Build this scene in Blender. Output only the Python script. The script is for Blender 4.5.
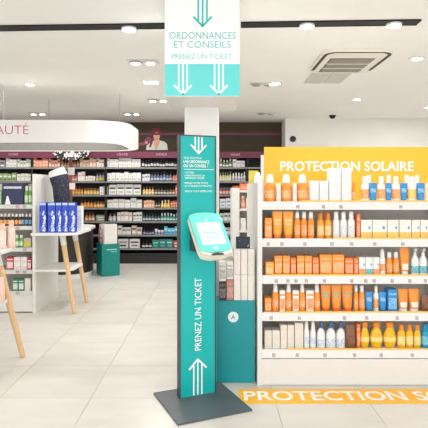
import bpy, math, random
from mathutils import Vector
random.seed(7)
for o in list(bpy.data.objects):
    bpy.data.objects.remove(o)
S = bpy.context.scene
C = S.collection
# ------------------------------------------------------------------ camera
F = 505.0            # focal length in pixels of the 428 frame
HZ = 188.0           # horizon row
CH = 1.4             # camera height
cam = bpy.data.cameras.new('camera')
cam.sensor_width = 36.0
cam.lens = 36.0 * F / 428.0
cam.shift_y = -(214.0 - HZ) / 428.0
cam.clip_end = 60
co = bpy.data.objects.new('camera', cam)
co.location = (0, 0, CH)
co.rotation_euler = (math.pi / 2, 0, 0)
C.objects.link(co)
S.camera = co
# ------------------------------------------------------------------ world, exposure
W = bpy.data.worlds.new('daylight')
S.world = W
W.use_nodes = True
W.node_tree.nodes['Background'].inputs[0].default_value = (0.97, 0.985, 1.0, 1)
W.node_tree.nodes['Background'].inputs[1].default_value = 1.75
S.view_settings.view_transform = 'Standard'
S.view_settings.look = 'None'
S.view_settings.exposure = 0.4
S.view_settings.gamma = 1.0
S.view_settings.use_curve_mapping = False
CEIL = 2.68
DOWN_POWER = 5.2    # watts of each ceiling downlight
def downlight_lamp(x, y, z, power, col=(1.0, 0.975, 0.95), size=0.16, tilt=(0, 0)):
    l = bpy.data.lights.new('downlight_lamp', 'AREA')
    l.shape = 'DISK'; l.size = size; l.energy = power * (1.75 if y > 4.6 else 1.0); l.color = col
    o = bpy.data.objects.new('downlight_lamp', l)
    o.location = (x, y, z); o.rotation_euler = (tilt[0], tilt[1], 0)
    C.objects.link(o)

# ------------------------------------------------------------------ pixel helpers (measured distances -> metres)
def PX(px, d): return (px - 214.0) * d / F
def PZ(py, d): return CH - (py - HZ) * d / F
def CD(py): return F * (CEIL - CH) / (HZ - py)       # distance of a point on the ceiling

# ------------------------------------------------------------------ materials
def lin(c):
    c = c / 255.0
    return c / 12.92 if c <= 0.04045 else ((c + 0.055) / 1.055) ** 2.4
def L3(rgb): return (lin(rgb[0]), lin(rgb[1]), lin(rgb[2]), 1.0)
MATS = {}
def mat(name, rgb, rough=0.5, metal=0.0, emit=0.0, var=0.05, scale=14.0, coat=0.0, stretch=None):
    if name in MATS: return MATS[name]
    m = bpy.data.materials.new(name); m.use_nodes = True
    nt = m.node_tree; b = nt.nodes['Principled BSDF']
    b.inputs['Roughness'].default_value = rough
    b.inputs['Metallic'].default_value = metal
    b.inputs['Coat Weight'].default_value = coat
    base = L3(rgb)
    tc = nt.nodes.new('ShaderNodeTexCoord'); n = nt.nodes.new('ShaderNodeTexNoise')
    n.inputs['Scale'].default_value = scale; n.inputs['Detail'].default_value = 4
    if stretch:
        mp = nt.nodes.new('ShaderNodeMapping'); mp.inputs['Scale'].default_value = stretch
        nt.links.new(tc.outputs['Object'], mp.inputs['Vector']); nt.links.new(mp.outputs[0], n.inputs['Vector'])
    else:
        nt.links.new(tc.outputs['Object'], n.inputs['Vector'])
    r = nt.nodes.new('ShaderNodeValToRGB')
    r.color_ramp.elements[0].position = 0.3; r.color_ramp.elements[1].position = 0.7
    r.color_ramp.elements[0].color = tuple(max(0, c * (1 - var)) for c in base[:3]) + (1,)
    r.color_ramp.elements[1].color = tuple(min(1, c * (1 + var)) for c in base[:3]) + (1,)
    nt.links.new(n.outputs['Fac'], r.inputs['Fac'])
    nt.links.new(r.outputs['Color'], b.inputs['Base Color'])
    if emit:
        b.inputs['Emission Color'].default_value = base
        b.inputs['Emission Strength'].default_value = emit
    MATS[name] = m
    return m
def print_mat(name, base, ink, cover=0.5, sx=150.0, sz=260.0, rough=0.45):
    """packaging print: broken lines of ink on a base colour"""
    if name in MATS: return MATS[name]
    m = mat(name, base, rough)
    nt = m.node_tree; b = nt.nodes['Principled BSDF']
    tc = nt.nodes.new('ShaderNodeTexCoord'); mp = nt.nodes.new('ShaderNodeMapping')
    mp.inputs['Scale'].default_value = (sx, sx, sz)
    nt.links.new(tc.outputs['Object'], mp.inputs['Vector'])
    n = nt.nodes.new('ShaderNodeTexNoise'); n.inputs['Scale'].default_value = 1.0; n.inputs['Detail'].default_value = 1
    nt.links.new(mp.outputs[0], n.inputs['Vector'])
    r = nt.nodes.new('ShaderNodeValToRGB')
    r.color_ramp.elements[0].position = 1 - cover - 0.03; r.color_ramp.elements[1].position = 1 - cover + 0.03
    nt.links.new(n.outputs['Fac'], r.inputs['Fac'])
    mx = nt.nodes.new('ShaderNodeMixRGB')
    mx.inputs[1].default_value = L3(base); mx.inputs[2].default_value = L3(ink)
    nt.links.new(r.outputs['Color'], mx.inputs[0])
    nt.links.new(mx.outputs[0], b.inputs['Base Color'])
    return m
def tile_mat():
    m = mat('floor_tile', (211, 207, 200), 0.33, var=0.075, scale=2.2, stretch=(1, 2.4, 1))
    nt = m.node_tree; b = nt.nodes['Principled BSDF']
    ramp = [n for n in nt.nodes if n.type == 'VALTORGB'][0]
    oi = nt.nodes.new('ShaderNodeObjectInfo')
    noise = [n for n in nt.nodes if n.type == 'TEX_NOISE'][0]
    noise.noise_dimensions = '4D'
    mul = nt.nodes.new('ShaderNodeMath'); mul.operation = 'MULTIPLY'; mul.inputs[1].default_value = 50
    nt.links.new(oi.outputs['Random'], mul.inputs[0]); nt.links.new(mul.outputs[0], noise.inputs['W'])
    mp = nt.nodes.new('ShaderNodeMapRange'); mp.inputs[3].default_value = 0.95; mp.inputs[4].default_value = 1.0
    nt.links.new(oi.outputs['Random'], mp.inputs[0])
    mx = nt.nodes.new('ShaderNodeMixRGB'); mx.blend_type = 'MULTIPLY'; mx.inputs[0].default_value = 1
    nt.links.new(ramp.outputs[0], mx.inputs[1]); nt.links.new(mp.outputs[0], mx.inputs[2])
    nt.links.new(mx.outputs[0], b.inputs['Base Color'])
    return m
def wood_mat():
    m = mat('beech_wood', (222, 184, 136), 0.5, var=0.10, scale=6, stretch=(30, 30, 2))
    return m
def pattern_mat():
    if 'zebra_pattern' in MATS: return MATS['zebra_pattern']
    m = mat('zebra_pattern', (20, 20, 22), 0.5)
    nt = m.node_tree; b = nt.nodes['Principled BSDF']
    v = nt.nodes.new('ShaderNodeTexVoronoi'); v.inputs['Scale'].default_value = 26
    tc = nt.nodes.new('ShaderNodeTexCoord'); nt.links.new(tc.outputs['Object'], v.inputs['Vector'])
    r = nt.nodes.new('ShaderNodeValToRGB'); r.color_ramp.interpolation = 'CONSTANT'
    r.color_ramp.elements[0].color = L3((240, 240, 236)); r.color_ramp.elements[1].color = L3((18, 18, 20))
    r.color_ramp.elements[1].position = 0.42
    nt.links.new(v.outputs['Distance'], r.inputs['Fac']); nt.links.new(r.outputs['Color'], b.inputs['Base Color'])
    return m
WHITE = mat('white_laminate', (228, 227, 223), 0.4, var=0.01)
WALLW = mat('white_paint', (238, 237, 232), 0.7, var=0.015, scale=5)
CEILM = mat('ceiling_paint', (247, 245, 241), 0.75, var=0.012, scale=3)
BLACK = mat('black_metal', (9, 9, 10), 0.6)
DARK = mat('charcoal_board', (30, 29, 29), 0.55)
STRIP = mat('price_strip', (128, 129, 129), 0.4, var=0.02)
GREY = mat('grey_metal', (120, 122, 122), 0.4, 0.6)
TEAL = mat('teal_print', (0, 176, 174), 0.42, var=0.02, scale=4)
TEALD = mat('teal_board', (0, 144, 150), 0.42, var=0.03, scale=5)
TEALL = mat('lit_teal_print', (100, 216, 214), 0.4, var=0.015)  # teal lightened: the brightness of the lit sign box is in the colour
TEALF = mat('terminal_teal', (112, 222, 212), 0.3, var=0.01)
PLUM = mat('plum_board', (106, 38, 66), 0.45, var=0.04)
BROWN = mat('brown_wall_paint', (72, 60, 42), 0.7, var=0.05, scale=3)
YELLOW = mat('yellow_print', (255, 188, 48), 0.5, var=0.01)
INKW = mat('white_ink', (250, 250, 248), 0.5, var=0.005)
INKT = mat('teal_ink', (52, 190, 190), 0.5, var=0.01)
INKR = mat('red_ink', (190, 52, 92), 0.5, var=0.01)
INKD = mat('dark_ink', (40, 42, 48), 0.5)
WOOD = wood_mat()
LAMP = mat('lamp_lens', (255, 250, 240), 0.3, emit=9.0, var=0.0)
LAMPS = mat('lamp_lens_soft', (255, 250, 240), 0.3, emit=2.2, var=0.0)

# ------------------------------------------------------------------ mesh helpers
WO = {}
def wo(p): return WO.get(p.name, Vector((0, 0, 0))) if p else Vector((0, 0, 0))
class MB:
    def __init__(s): s.v = []; s.f = []; s.m = []
    def add(s, vs, fs, mi=0):
        b = len(s.v); s.v += [tuple(v) for v in vs]
        for f in fs: s.f.append(tuple(i + b for i in f)); s.m.append(mi)
        return s
    def box(s, x0, x1, y0, y1, z0, z1, mi=0, c=0.0):
        if c <= 0:
            vs = [(x0,y0,z0),(x1,y0,z0),(x1,y1,z0),(x0,y1,z0),(x0,y0,z1),(x1,y0,z1),(x1,y1,z1),(x0,y1,z1)]
            return s.add(vs, [(3,2,1,0),(4,5,6,7),(0,1,5,4),(1,2,6,5),(2,3,7,6),(3,0,4,7)], mi)
        return s.prism([(x0+c,y0),(x1-c,y0),(x1,y0+c),(x1,y1-c),(x1-c,y1),(x0+c,y1),(x0,y1-c),(x0,y0+c)], z0, z1, mi=mi, top=c)
    def prism(s, poly, z0, z1, mi=0, top=0.0, mp=None):
        """poly (counter-clockwise) extruded; optional small chamfer at the top; mp maps (a,b,h) to a point"""
        n = len(poly); mp = mp or (lambda a, b, h: (a, b, h))
        rings = [(poly, z0)]
        if top > 0:
            cx = sum(p[0] for p in poly) / n; cy = sum(p[1] for p in poly) / n
            def sh(p):
                dx, dy = p[0] - cx, p[1] - cy; l = math.hypot(dx, dy) or 1
                return (p[0] - dx / l * top, p[1] - dy / l * top)
            rings += [(poly, z1 - top), ([sh(p) for p in poly], z1)]
        else: rings.append((poly, z1))
        vs = []; fs = []
        for pl, z in rings: vs += [mp(p[0], p[1], z) for p in pl]
        for k in range(len(rings) - 1):
            for i in range(n):
                j = (i + 1) % n; fs.append((k*n+i, k*n+j, (k+1)*n+j, (k+1)*n+i))
        fs.append(tuple(range(n))[::-1]); fs.append(tuple((len(rings)-1)*n + i for i in range(n)))
        return s.add(vs, fs, mi)
    def loft(s, rings, mi=0):
        n = len(rings[0]); vs = [v for r in rings for v in r]; fs = []
        for k in range(len(rings) - 1):
            for i in range(n):
                j = (i + 1) % n; fs.append((k*n+i, k*n+j, (k+1)*n+j, (k+1)*n+i))
        fs.append(tuple(range(n))[::-1]); fs.append(tuple((len(rings)-1)*n + i for i in range(n)))
        return s.add(vs, fs, mi)
    def lathe(s, prof, n=12, sx=1.0, sy=1.0, c=(0, 0, 0), mi=0):
        return s.loft([[(c[0]+r*sx*math.cos(2*math.pi*i/n), c[1]+r*sy*math.sin(2*math.pi*i/n), c[2]+z) for i in range(n)] for r, z in prof], mi)
    def tube(s, p0, p1, r0, r1=None, n=10, mi=0):
        r1 = r0 if r1 is None else r1
        p0 = Vector(p0); p1 = Vector(p1); d = (p1 - p0).normalized()
        a = d.orthogonal().normalized(); b = d.cross(a)
        return s.loft([[p + (a*math.cos(2*math.pi*i/n) + b*math.sin(2*math.pi*i/n))*r for i in range(n)] for p, r in ((p0, r0), (p1, r1))], mi)
    def mesh(s, name, mats, smooth=False):
        me = bpy.data.meshes.new(name)
        me.from_pydata(s.v, [], s.f)
        mats = mats if isinstance(mats, (list, tuple)) else [mats]
        for m in mats: me.materials.append(m)
        me.polygons.foreach_set('material_index', s.m)
        me.update()
        if smooth:
            me.shade_smooth(); me.set_sharp_from_angle(angle=math.radians(38))
        return me
    def build(s, name, mats, parent=None, xf=None, smooth=False):
        if xf: s.v = [tuple(xf(*v)) for v in s.v]
        xs, ys, zs = zip(*s.v)
        og = Vector(((min(xs)+max(xs))/2, (min(ys)+max(ys))/2, min(zs)))
        s.v = [(v[0]-og.x, v[1]-og.y, v[2]-og.z) for v in s.v]
        return put(s.mesh(name, mats, smooth), name, og, parent)
def put(me, name, loc, parent=None):
    o = bpy.data.objects.new(name, me); C.objects.link(o)
    loc = Vector(loc); WO[o.name] = loc
    if parent: o.parent = parent; o.location = loc - wo(parent)
    else: o.location = loc
    return o
def tag(o, label=None, cat=None, group=None, kind=None):
    if label: o['label'] = label
    if cat: o['category'] = cat
    if group: o['group'] = group
    if kind: o['kind'] = kind
    return o
def thing(name, label, cat, loc, group=None):
    o = bpy.data.objects.new(name, None); C.objects.link(o)
    o.empty_display_size = 0.05
    o.location = loc; WO[o.name] = Vector(loc)
    return tag(o, label, cat, group)
def struct(o): o['kind'] = 'structure'; return o

# flat print on a plane: O origin, R right, U up, N out
class Plane:
    def __init__(s, O, R, U):
        s.O = Vector(O); s.R = Vector(R).normalized(); s.U = Vector(U).normalized(); s.N = s.R.cross(s.U)
    def __call__(s, a, b, h=0.0): return s.O + s.R*a + s.U*b + s.N*h
def bar(mb, p, q, w, pl, h0=0.0, h1=0.002, mi=0):
    dx, dy = q[0]-p[0], q[1]-p[1]; l = math.hypot(dx, dy); nx, ny = -dy/l*w/2, dx/l*w/2
    mb.prism([(p[0]-nx, p[1]-ny), (q[0]-nx, q[1]-ny), (q[0]+nx, q[1]+ny), (p[0]+nx, p[1]+ny)], h0, h1, mi, mp=pl)
def triple_arrow(mb, cx, tail, tip, half, gap, w, pl):
    """three parallel shafts running into an open arrow head"""
    s = 1 if tip > tail else -1
    hy = tip - s*half*1.05
    for k in (-1, 0, 1):
        end = tip - s*(abs(k)*gap*1.05 + w*0.7)
        bar(mb, (cx+k*gap, tail), (cx+k*gap, end), w, pl)
    for sd in (-1, 1):
        bar(mb, (cx+sd*half, hy), (cx-sd*w*0.35, tip+s*w*0.2), w*1.15, pl, 0.0, 0.0022)
def text(name, body, m, pl, x0, x1, y0, y1, parent=None, h=0.0012, bold=0.0, rot=False, thick=0.0006):
    """lettering fitted into the rectangle x0..x1, y0..y1 of a plane (rot: reads upwards)"""
    cu = bpy.data.curves.new('lettering', 'FONT'); cu.body = body; cu.size = 1; cu.offset = bold; cu.resolution_u = 3
    t = bpy.data.objects.new('lettering', cu); C.objects.link(t)
    dg = bpy.context.evaluated_depsgraph_get(); dg.update()
    me = bpy.data.meshes.new_from_object(t.evaluated_get(dg))
    bpy.data.objects.remove(t)
    vs = [v.co.copy() for v in me.vertices]; fs = [tuple(p.vertices) for p in me.polygons]
    bpy.data.meshes.remove(me)
    ax = min(v.x for v in vs); bx_ = max(v.x for v in vs); ay = min(v.y for v in vs); by = max(v.y for v in vs)
    mb = MB(); out = []
    for v in vs:
        a = (v.x-ax)/(bx_-ax); b = (v.y-ay)/(by-ay)
        if rot: out.append(pl(x0 + (1-b)*(x1-x0), y0 + a*(y1-y0), h))
        else: out.append(pl(x0 + a*(x1-x0), y0 + b*(y1-y0), h))
    mb.add(out, fs)
    return mb.build(name, m, parent)

# ================================================================== STRUCTURE
XL, XR, YB, YF = -4.95, 4.7, 9.84, -2.0
floor = struct(MB().box(XL, XR, YF, YB+0.1, -0.08, -0.004).build('floor', mat('grout', (178, 173, 165), 0.8)))
TM = tile_mat()
TS = 0.611; gx0 = -0.82 - 7*TS; gy0 = 3.366 - 4*TS
tme = MB().box(-TS/2+0.0015, TS/2-0.0015, -TS/2+0.0015, TS/2-0.0015, 0, 0.004, c=0).mesh('floor_tile', TM)
for i in range(16):
    for j in range(15):
        x = gx0 + (i+0.5)*TS; y = gy0 + (j+0.5)*TS
        if x + TS/2 > XR + 0.3 or y > YB: continue
        put(tme, 'floor_tile', (x, y, -0.004), floor)
MB().box(XL, XR, YF, gy0, -0.004, 0).build('floor_border', TM, floor)
ceiling = struct(MB().box(XL-0.1, XR+0.1, YF, YB+0.1, CEIL, CEIL+0.12).build('ceiling', CEILM))
wb = struct(MB().box(XL-0.1, XR+0.1, YB, YB+0.1, 0, CEIL).build('wall_back', BROWN))
struct(MB().box(XL-0.1, XL, YF, YB, 0, CEIL).build('wall_left', WALLW))
struct(MB().box(XR, XR+0.1, YF, YB, 0, CEIL).build('wall_right', WALLW))
wr = struct(MB().box(PX(285.5, 9.3), XR, 9.3, YB, 0, CEIL).build('wall_bulkhead', WALLW))
# framed white panel and disc on the bulkhead
d = 9.3
fx0, fx1, fz1, fz0 = PX(287, d), PX(328, d), PZ(144.5, d), 1.1
f = MB()
f.box(fx0, fx1, d-0.02, d, fz1-0.03, fz1); f.box(fx0, fx0+0.03, d-0.02, d, fz0, fz1-0.03); f.box(fx1-0.03, fx1, d-0.02, d, fz0, fz1-0.03)
f.build('frame', WHITE, wr)
# pink wall rail across the brown wall
y = YB - 0.02
struct(MB().box(PX(138, y), PX(285.5, 9.3), y, YB, PZ(135, y), PZ(132.7, y)).build('trim_1', mat('plum_rail', (118, 58, 78), 0.5)))
# column
column = struct(MB().box(-0.2237, 0.038, 3.83, 3.995, 0, CEIL, c=0.006).build('column', WALLW))

# ================================================================== CEILING FITTINGS
# black recessed track with spot heads
def ctrack(px, py): dd = CD(py); return Vector((PX(px, dd), dd, CEIL))
a, b = ctrack(-60, 28.2), ctrack(419, 21.4)
u = (b-a).normalized(); nn = Vector((-u.y, u.x, 0))
def on_track(x): return a + u*((x-a.x)/u.x)
for p0, p1, lab in ((a, on_track(-0.36), 'long black recessed ceiling track running towards the canopy side'), (on_track(0.21), b, 'long black recessed ceiling track in front of the air conditioner')):
    tr = thing('light_track', lab, 'light track', (p0+p1)/2 - Vector((0, 0, 0.012)))
    MB().prism([(p.x, p.y) for p in (p0-nn*0.055, p1-nn*0.055, p1+nn*0.055, p0+nn*0.055)], CEIL-0.012, CEIL-0.0005).build('channel', BLACK, tr)
    for sd in (-1, 1):
        MB().prism([(p.x, p.y) for p in ((p0+nn*(sd*0.055-0.004)), (p1+nn*(sd*0.055-0.004)), (p1+nn*(sd*0.055+0.004)), (p0+nn*(sd*0.055+0.004)))], CEIL-0.014, CEIL-0.0122).build('edge_profile', DARK, tr)
for k, (px, py) in enumerate(((129, 26.2), (307, 23.2), (394, 22))):
    p = ctrack(px, py)
    lab = ['round white track spotlight on the track beside the hanging sign', 'round white track spotlight on the track above the ceiling air conditioner',
           'round white track spotlight at the free end of the track'][k]
    t = thing('track_spotlight', lab, 'spotlight', (p.x, p.y, CEIL-0.034), 'track spotlights')
    MB().lathe([(0.055, 0.0), (0.060, 0.004), (0.060, 0.016), (0.05, 0.018)], 20, c=(p.x, p.y, CEIL-0.0305)).build('housing', WHITE, t, smooth=True)
    MB().lathe([(0.05, 0), (0.05, 0.004)], 20, c=(p.x, p.y, CEIL-0.034)).build('lens', LAMP, t)
    downlight_lamp(p.x, p.y, CEIL-0.04, DOWN_POWER*1.5)
def round_light(px, py, label, r=0.055, on=True, group='recessed round downlights', m=None):
    dd = CD(py); x = PX(px, dd)
    t = thing('recessed_downlight', label, 'ceiling light', (x, dd, CEIL-0.012), group)
    ring = MB(); n = 24
    for (ra, rb, za, zb) in ((r, r*1.35, CEIL-0.010, CEIL-0.002),):
        ring.loft([[(x+q*math.cos(2*math.pi*i/n), dd+q*math.sin(2*math.pi*i/n), z) for i in range(n)] for q, z in ((rb, zb), (rb*0.97, za), (ra, za))])
    ring.build('trim_ring', WHITE, t, smooth=True)
    MB().lathe([(r*0.96, 0), (r*0.96, 0.002)], 20, c=(x, dd, CEIL-0.0125)).build('lens', (LAMP if on else GREY), t)
    if on: downlight_lamp(x, dd, CEIL-0.02, DOWN_POWER)
round_light(30, 84, 'round recessed downlight above the lettered white canopy')
round_light(276, 83, 'round recessed downlight between the square sign and the ceiling hatch')
round_light(357, 99, 'round recessed downlight behind the ceiling hatch near the bulkhead')
round_light(417, 58, 'round recessed downlight to the side of the ceiling air conditioner')
def twin_light(px, py, label, on=(1, 1), gap=0.15):
    dd = CD(py); x = PX(px, dd)
    t = thing('twin_gimbal_light', label, 'ceiling light', (x, dd, CEIL-0.03), 'twin gimbal ceiling lights')
    MB().box(x-0.16, x+0.16, dd-0.085, dd+0.085, CEIL-0.006, CEIL-0.0005, c=0.004).build('frame', WHITE, t)
    for k in (0, 1):
        xx = x + (k-0.5)*gap
        MB().lathe([(0.05, 0), (0.058, 0.006), (0.058, 0.018)], 18, c=(xx, dd, CEIL-0.026)).build('gimbal_head', (mat('gimbal_grey', (176, 174, 170), 0.5) if k == 0 else WHITE), t, smooth=True)
        MB().lathe([(0.044, 0), (0.044, 0.003)], 18, c=(xx, dd, CEIL-0.029)).build('lens', LAMP if on[k] else mat('unlit_lens', (150, 148, 144), 0.4), t)
        if on[k]: downlight_lamp(xx, dd, CEIL-0.04, DOWN_POWER*0.6)
twin_light(143, 61, 'twin gimbal ceiling light nearest the black track beside the hanging sign')
twin_light(158, 99.5, 'twin gimbal ceiling light behind the bright rectangular ceiling light')
twin_light(132, 113, 'twin gimbal ceiling light above the free end of the white canopy')
twin_light(38, 113, 'twin gimbal ceiling light above the lettering of the white canopy')
twin_light(262, 83.5, 'unlit twin gimbal light close to the hanging sign', on=(0, 0))
twin_light(266, 113, 'unlit twin gimbal light in front of the brown back wall', on=(0, 0))
dd = CD(82); x = PX(151, dd)
t = thing('rectangular_downlight', 'small bright rectangular ceiling light between two twin lights', 'ceiling light', (x, dd, CEIL-0.01))
MB().box(x-0.105, x+0.105, dd-0.085, dd+0.085, CEIL-0.007, CEIL-0.0005, c=0.004).build('frame', WHITE, t)
MB().box(x-0.085, x+0.085, dd-0.065, dd+0.065, CEIL-0.010, CEIL-0.007).build('diffuser', LAMP, t)
downlight_lamp(x, dd, CEIL-0.02, DOWN_POWER)
# the same downlights carry on over the rest of the shop, out of this picture
for (x, y) in ((-2.2, 1.2), (-0.4, 1.2), (1.4, 1.2), (3.2, 1.2), (-2.6, 3.1), (3.4, 3.3), (-4.1, 5.2), (3.6, 5.6), (-4.2, 8.0), (3.4, 8.0), (-1.3, -0.6), (1.3, -0.6)):
    t = thing('recessed_downlight', 'round recessed downlight over the shop floor outside the display area', 'ceiling light', (x, y, CEIL-0.012), 'downlights over the rest of the shop')
    MB().lathe([(0.06, 0), (0.072, 0.004), (0.072, 0.009)], 20, c=(x, y, CEIL-0.0105)).build('trim_ring', WHITE, t, smooth=True)
    MB().lathe([(0.053, 0), (0.053, 0.002)], 20, c=(x, y, CEIL-0.0128)).build('lens', LAMP, t)
    downlight_lamp(x, y, CEIL-0.02, DOWN_POWER*1.25)
# cassette air conditioner
ax0, ax1, ay0, ay1 = 1.02, 1.68, 4.63, 5.50
ac = thing('air_conditioner', 'white ceiling cassette air conditioner with a grey slatted grille', 'air conditioner', ((ax0+ax1)/2, (ay0+ay1)/2, CEIL-0.04))
def rrect(x0, x1, y0, y1, r, n=5):
    pts = []
    for cx, cy, a0 in ((x1-r, y0+r, -90), (x1-r, y1-r, 0), (x0+r, y1-r, 90), (x0+r, y0+r, 180)):
        for i in range(n+1):
            a = math.radians(a0 + 90*i/n); pts.append((cx+r*math.cos(a), cy+r*math.sin(a)))
    return pts
ACW = mat('ac_plastic', (236, 230, 218), 0.45, var=0.01)
ACG = mat('ac_grille', (150, 142, 130), 0.5)
MB().prism(rrect(ax0, ax1, ay0, ay1, 0.12), CEIL-0.03, CEIL-0.0005).build('cover', ACW, ac)
slot = MB()
out = rrect(ax0+0.012, ax1-0.012, ay0+0.012, ay1-0.012, 0.115); inn = rrect(ax0+0.045, ax1-0.045, ay0+0.045, ay1-0.045, 0.09)
n = len(out)
for i in range(n):
    j = (i+1) % n
    if out[i][1] > ay1-0.16 and out[j][1] > ay1-0.16: continue
    slot.add([(*out[i], CEIL-0.0312), (*out[j], CEIL-0.0312), (*inn[j], CEIL-0.0312), (*inn[i], CEIL-0.0312),
              (*out[i], CEIL-0.0300), (*out[j], CEIL-0.0300), (*inn[j], CEIL-0.0300), (*inn[i], CEIL-0.0300)],
             [(3, 2, 1, 0), (4, 5, 6, 7), (0, 1, 5, 4), (2, 3, 7, 6), (1, 2, 6, 5), (3, 0, 4, 7)])
slot.build('air_slot', DARK, ac)
gx0_, gx1_, gy0_, gy1_ = 1.125, 1.555, 4.87, 5.43
MB().box(gx0_, gx1_, gy0_, gy1_, CEIL-0.034, CEIL-0.0302).build('grille_backing', mat('ac_backing', (105, 98, 88), 0.6), ac)  # board behind the slats, darker than the grille
for k in range(3):
    for q in range(4):
        yy = gy0_ + 0.01 + k*0.187
        MB().box(gx0_+0.01, gx1_-0.01, yy+q*0.042, yy+q*0.042+0.032, CEIL-0.040, CEIL-0.0342).build('grille_slat', ACG, ac)
for k in range(2):
    MB().box(gx0_, gx1_, gy0_+0.176+k*0.187, gy0_+0.194+k*0.187, CEIL-0.041, CEIL-0.0342).build('grille_rib', ACW, ac)
ht = thing('ceiling_hatch', 'grey two-leaf ceiling access hatch behind the air conditioner', 'hatch', (1.31, 5.87, CEIL-0.01))
HM = mat('hatch_grey', (206, 202, 194), 0.6)
MB().box(1.09, 1.30, 5.60, 6.14, CEIL-0.008, CEIL-0.0005).build('leaf', HM, ht)
MB().box(1.32, 1.53, 5.60, 6.14, CEIL-0.008, CEIL-0.0005).build('leaf', HM, ht)
# dome camera and round wall sounder
dd = CD(116.5) - 0.15; x = PX(332.5, dd)
t = thing('dome_camera', 'small black dome camera under the ceiling by the bulkhead', 'camera', (x, dd, CEIL-0.06))
MB().lathe([(0.06, 0.04), (0.06, 0.06)], 16, c=(x, dd, CEIL-0.0605)).build('mount', BLACK, t)
MB().lathe([(0.01, 0.0), (0.03, 0.006), (0.045, 0.02), (0.05, 0.04)], 16, c=(x, dd, CEIL-0.0605)).build('dome', BLACK, t, smooth=True)
pl = Plane((PX(293, 9.28), 9.298, PZ(139, 9.28)), (1, 0, 0), (0, 0, 1))
t = thing('wall_sounder', 'small round black speaker on the white bulkhead wall', 'speaker', pl(0, 0, 0))
MB().prism([(0.055*math.cos(a*math.pi/10), 0.055*math.sin(a*math.pi/10)) for a in range(20)], 0, 0.03, mp=pl).build('body', BLACK, t)
MB().prism([(0.035*math.cos(a*math.pi/10), 0.035*math.sin(a*math.pi/10)) for a in range(20)], 0.03, 0.036, mp=pl).build('grille', DARK, t)

# ================================================================== HANGING SIGN ROUND THE COLUMN
D = 3.38; k = D/F
sx0, sx1, sz0 = PX(164.7, D), PX(239.6, D), PZ(96.5, D)
sg = thing('hanging_sign', 'big square white and pale teal sign box with arrows hung around the column', 'sign', ((sx0+sx1)/2, 3.7, sz0))
band = PZ(64, D)
cl, cr, cf, cb = -0.2257, 0.040, 3.828, 3.997      # column, kept free
def shell(z0, z1, mt, name):
    m = MB()
    m.box(sx0, sx1, D, D+0.02, z0, z1); m.box(sx0, sx1, 4.0, 4.02, z0, z1)
    m.box(sx0, sx0+0.02, D+0.02, 4.0, z0, z1); m.box(sx1-0.02, sx1, D+0.02, 4.0, z0, z1)
    return m.build(name, mt, sg)
upper = shell(band, CEIL-0.002, mat('sign_white', (250, 250, 250), 0.45, var=0.003), 'upper_panel')
lower = shell(sz0+0.004, band, TEALL, 'lower_band')
m = MB()
m.box(sx0, sx1, D, cf, sz0, sz0+0.004); m.box(sx0, sx1, cb, 4.02, sz0, sz0+0.004)
m.box(sx0, cl, cf, cb, sz0, sz0+0.004); m.box(cr, sx1, cf, cb, sz0, sz0+0.004)
m.build('underside', WHITE, sg)
pl = Plane((0, D, 0), (1, 0, 0), (0, 0, 1))
X = lambda px: PX(px, D)
Z = lambda py: PZ(py, D)
m = MB(); triple_arrow(m, X(202.6), CEIL-0.02, Z(26.4), 9.2*k, 4.3*k, 1.7*k, pl); m.build('arrow', INKT, upper)
text('lettering', 'ORDONNANCES', INKT, pl, X(169.3), X(235.8), Z(38.9), Z(32.0), upper, bold=-0.004)
text('lettering', 'ET CONSEILS', INKT, pl, X(174), X(230.6), Z(47.8), Z(41.0), upper, bold=-0.004)
text('lettering', 'PRENEZ UN TICKET', mat('teal_ink_pale', (84, 200, 198), 0.5), pl, X(172), X(231.6), Z(59.0), Z(54), upper, bold=-0.004)
for cx in (182.9, 218.8):
    m = MB(); triple_arrow(m, X(cx), band-0.003, Z(94.4), 8.8*k, 4.2*k, 1.6*k, pl); m.build('arrow', INKW, lower)

# ================================================================== TICKET KIOSK
KU = Vector((0.9175, 0.3978, 0)); KN = Vector((0.3978, -0.9175, 0))
KL = Vector((-0.2286, 3.327, 0)); KW, KH = 0.264, 1.753
ki = thing('ticket_kiosk', 'teal queue ticket totem with white arrow and tilted touch terminal', 'kiosk', (-0.08, 3.308, 0))
cen = Vector((-0.085, 3.295, 0))
hp = 0.247
pts = [cen + KU*a + KN*b for a, b in ((-hp, hp), (hp, hp), (hp, -hp), (-hp, -hp))]
STEEL = mat('slate_steel', (82, 90, 94), 0.45, var=0.04)
MB().prism([(p.x, p.y) for p in pts], 0.001, 0.014, top=0.002).build('base_plate', STEEL, ki)
kp = Plane(KL, KU, (0, 0, 1))
FRAME = mat('frame_grey', (70, 76, 80), 0.4, 0.3)
kb = MB(); kb.prism([(0, 0.014), (KW, 0.014), (KW, KH), (0, KH)], -0.045, -0.004, mp=kp); kb.build('back_panel', FRAME, ki)
m = MB(); e = 0.008
for poly in ([(0, 0.014), (e, 0.014), (e, KH), (0, KH)], [(KW-e, 0.014), (KW, 0.014), (KW, KH), (KW-e, KH)], [(e, KH-e), (KW-e, KH-e), (KW-e, KH), (e, KH)]):
    m.prism(poly, -0.004, 0.004, mp=kp)
m.build('frame', FRAME, ki)
panel = MB(); panel.prism([(e, 0.014), (KW-e, 0.014), (KW-e, KH-e), (e, KH-e)], -0.004, 0.0, mp=kp); panel = panel.build('front_panel', TEAL, ki)
ua = lambda px: (px-179.3)/36.9*KW
ub = lambda py: KH - (py-134.6)/(400.5-134.6)*KH
m = MB(); triple_arrow(m, ua(198.4), KH-0.012, ub(153.2), 0.056, 0.0245, 0.0085, kp); m.build('arrow', INKW, panel)
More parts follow.
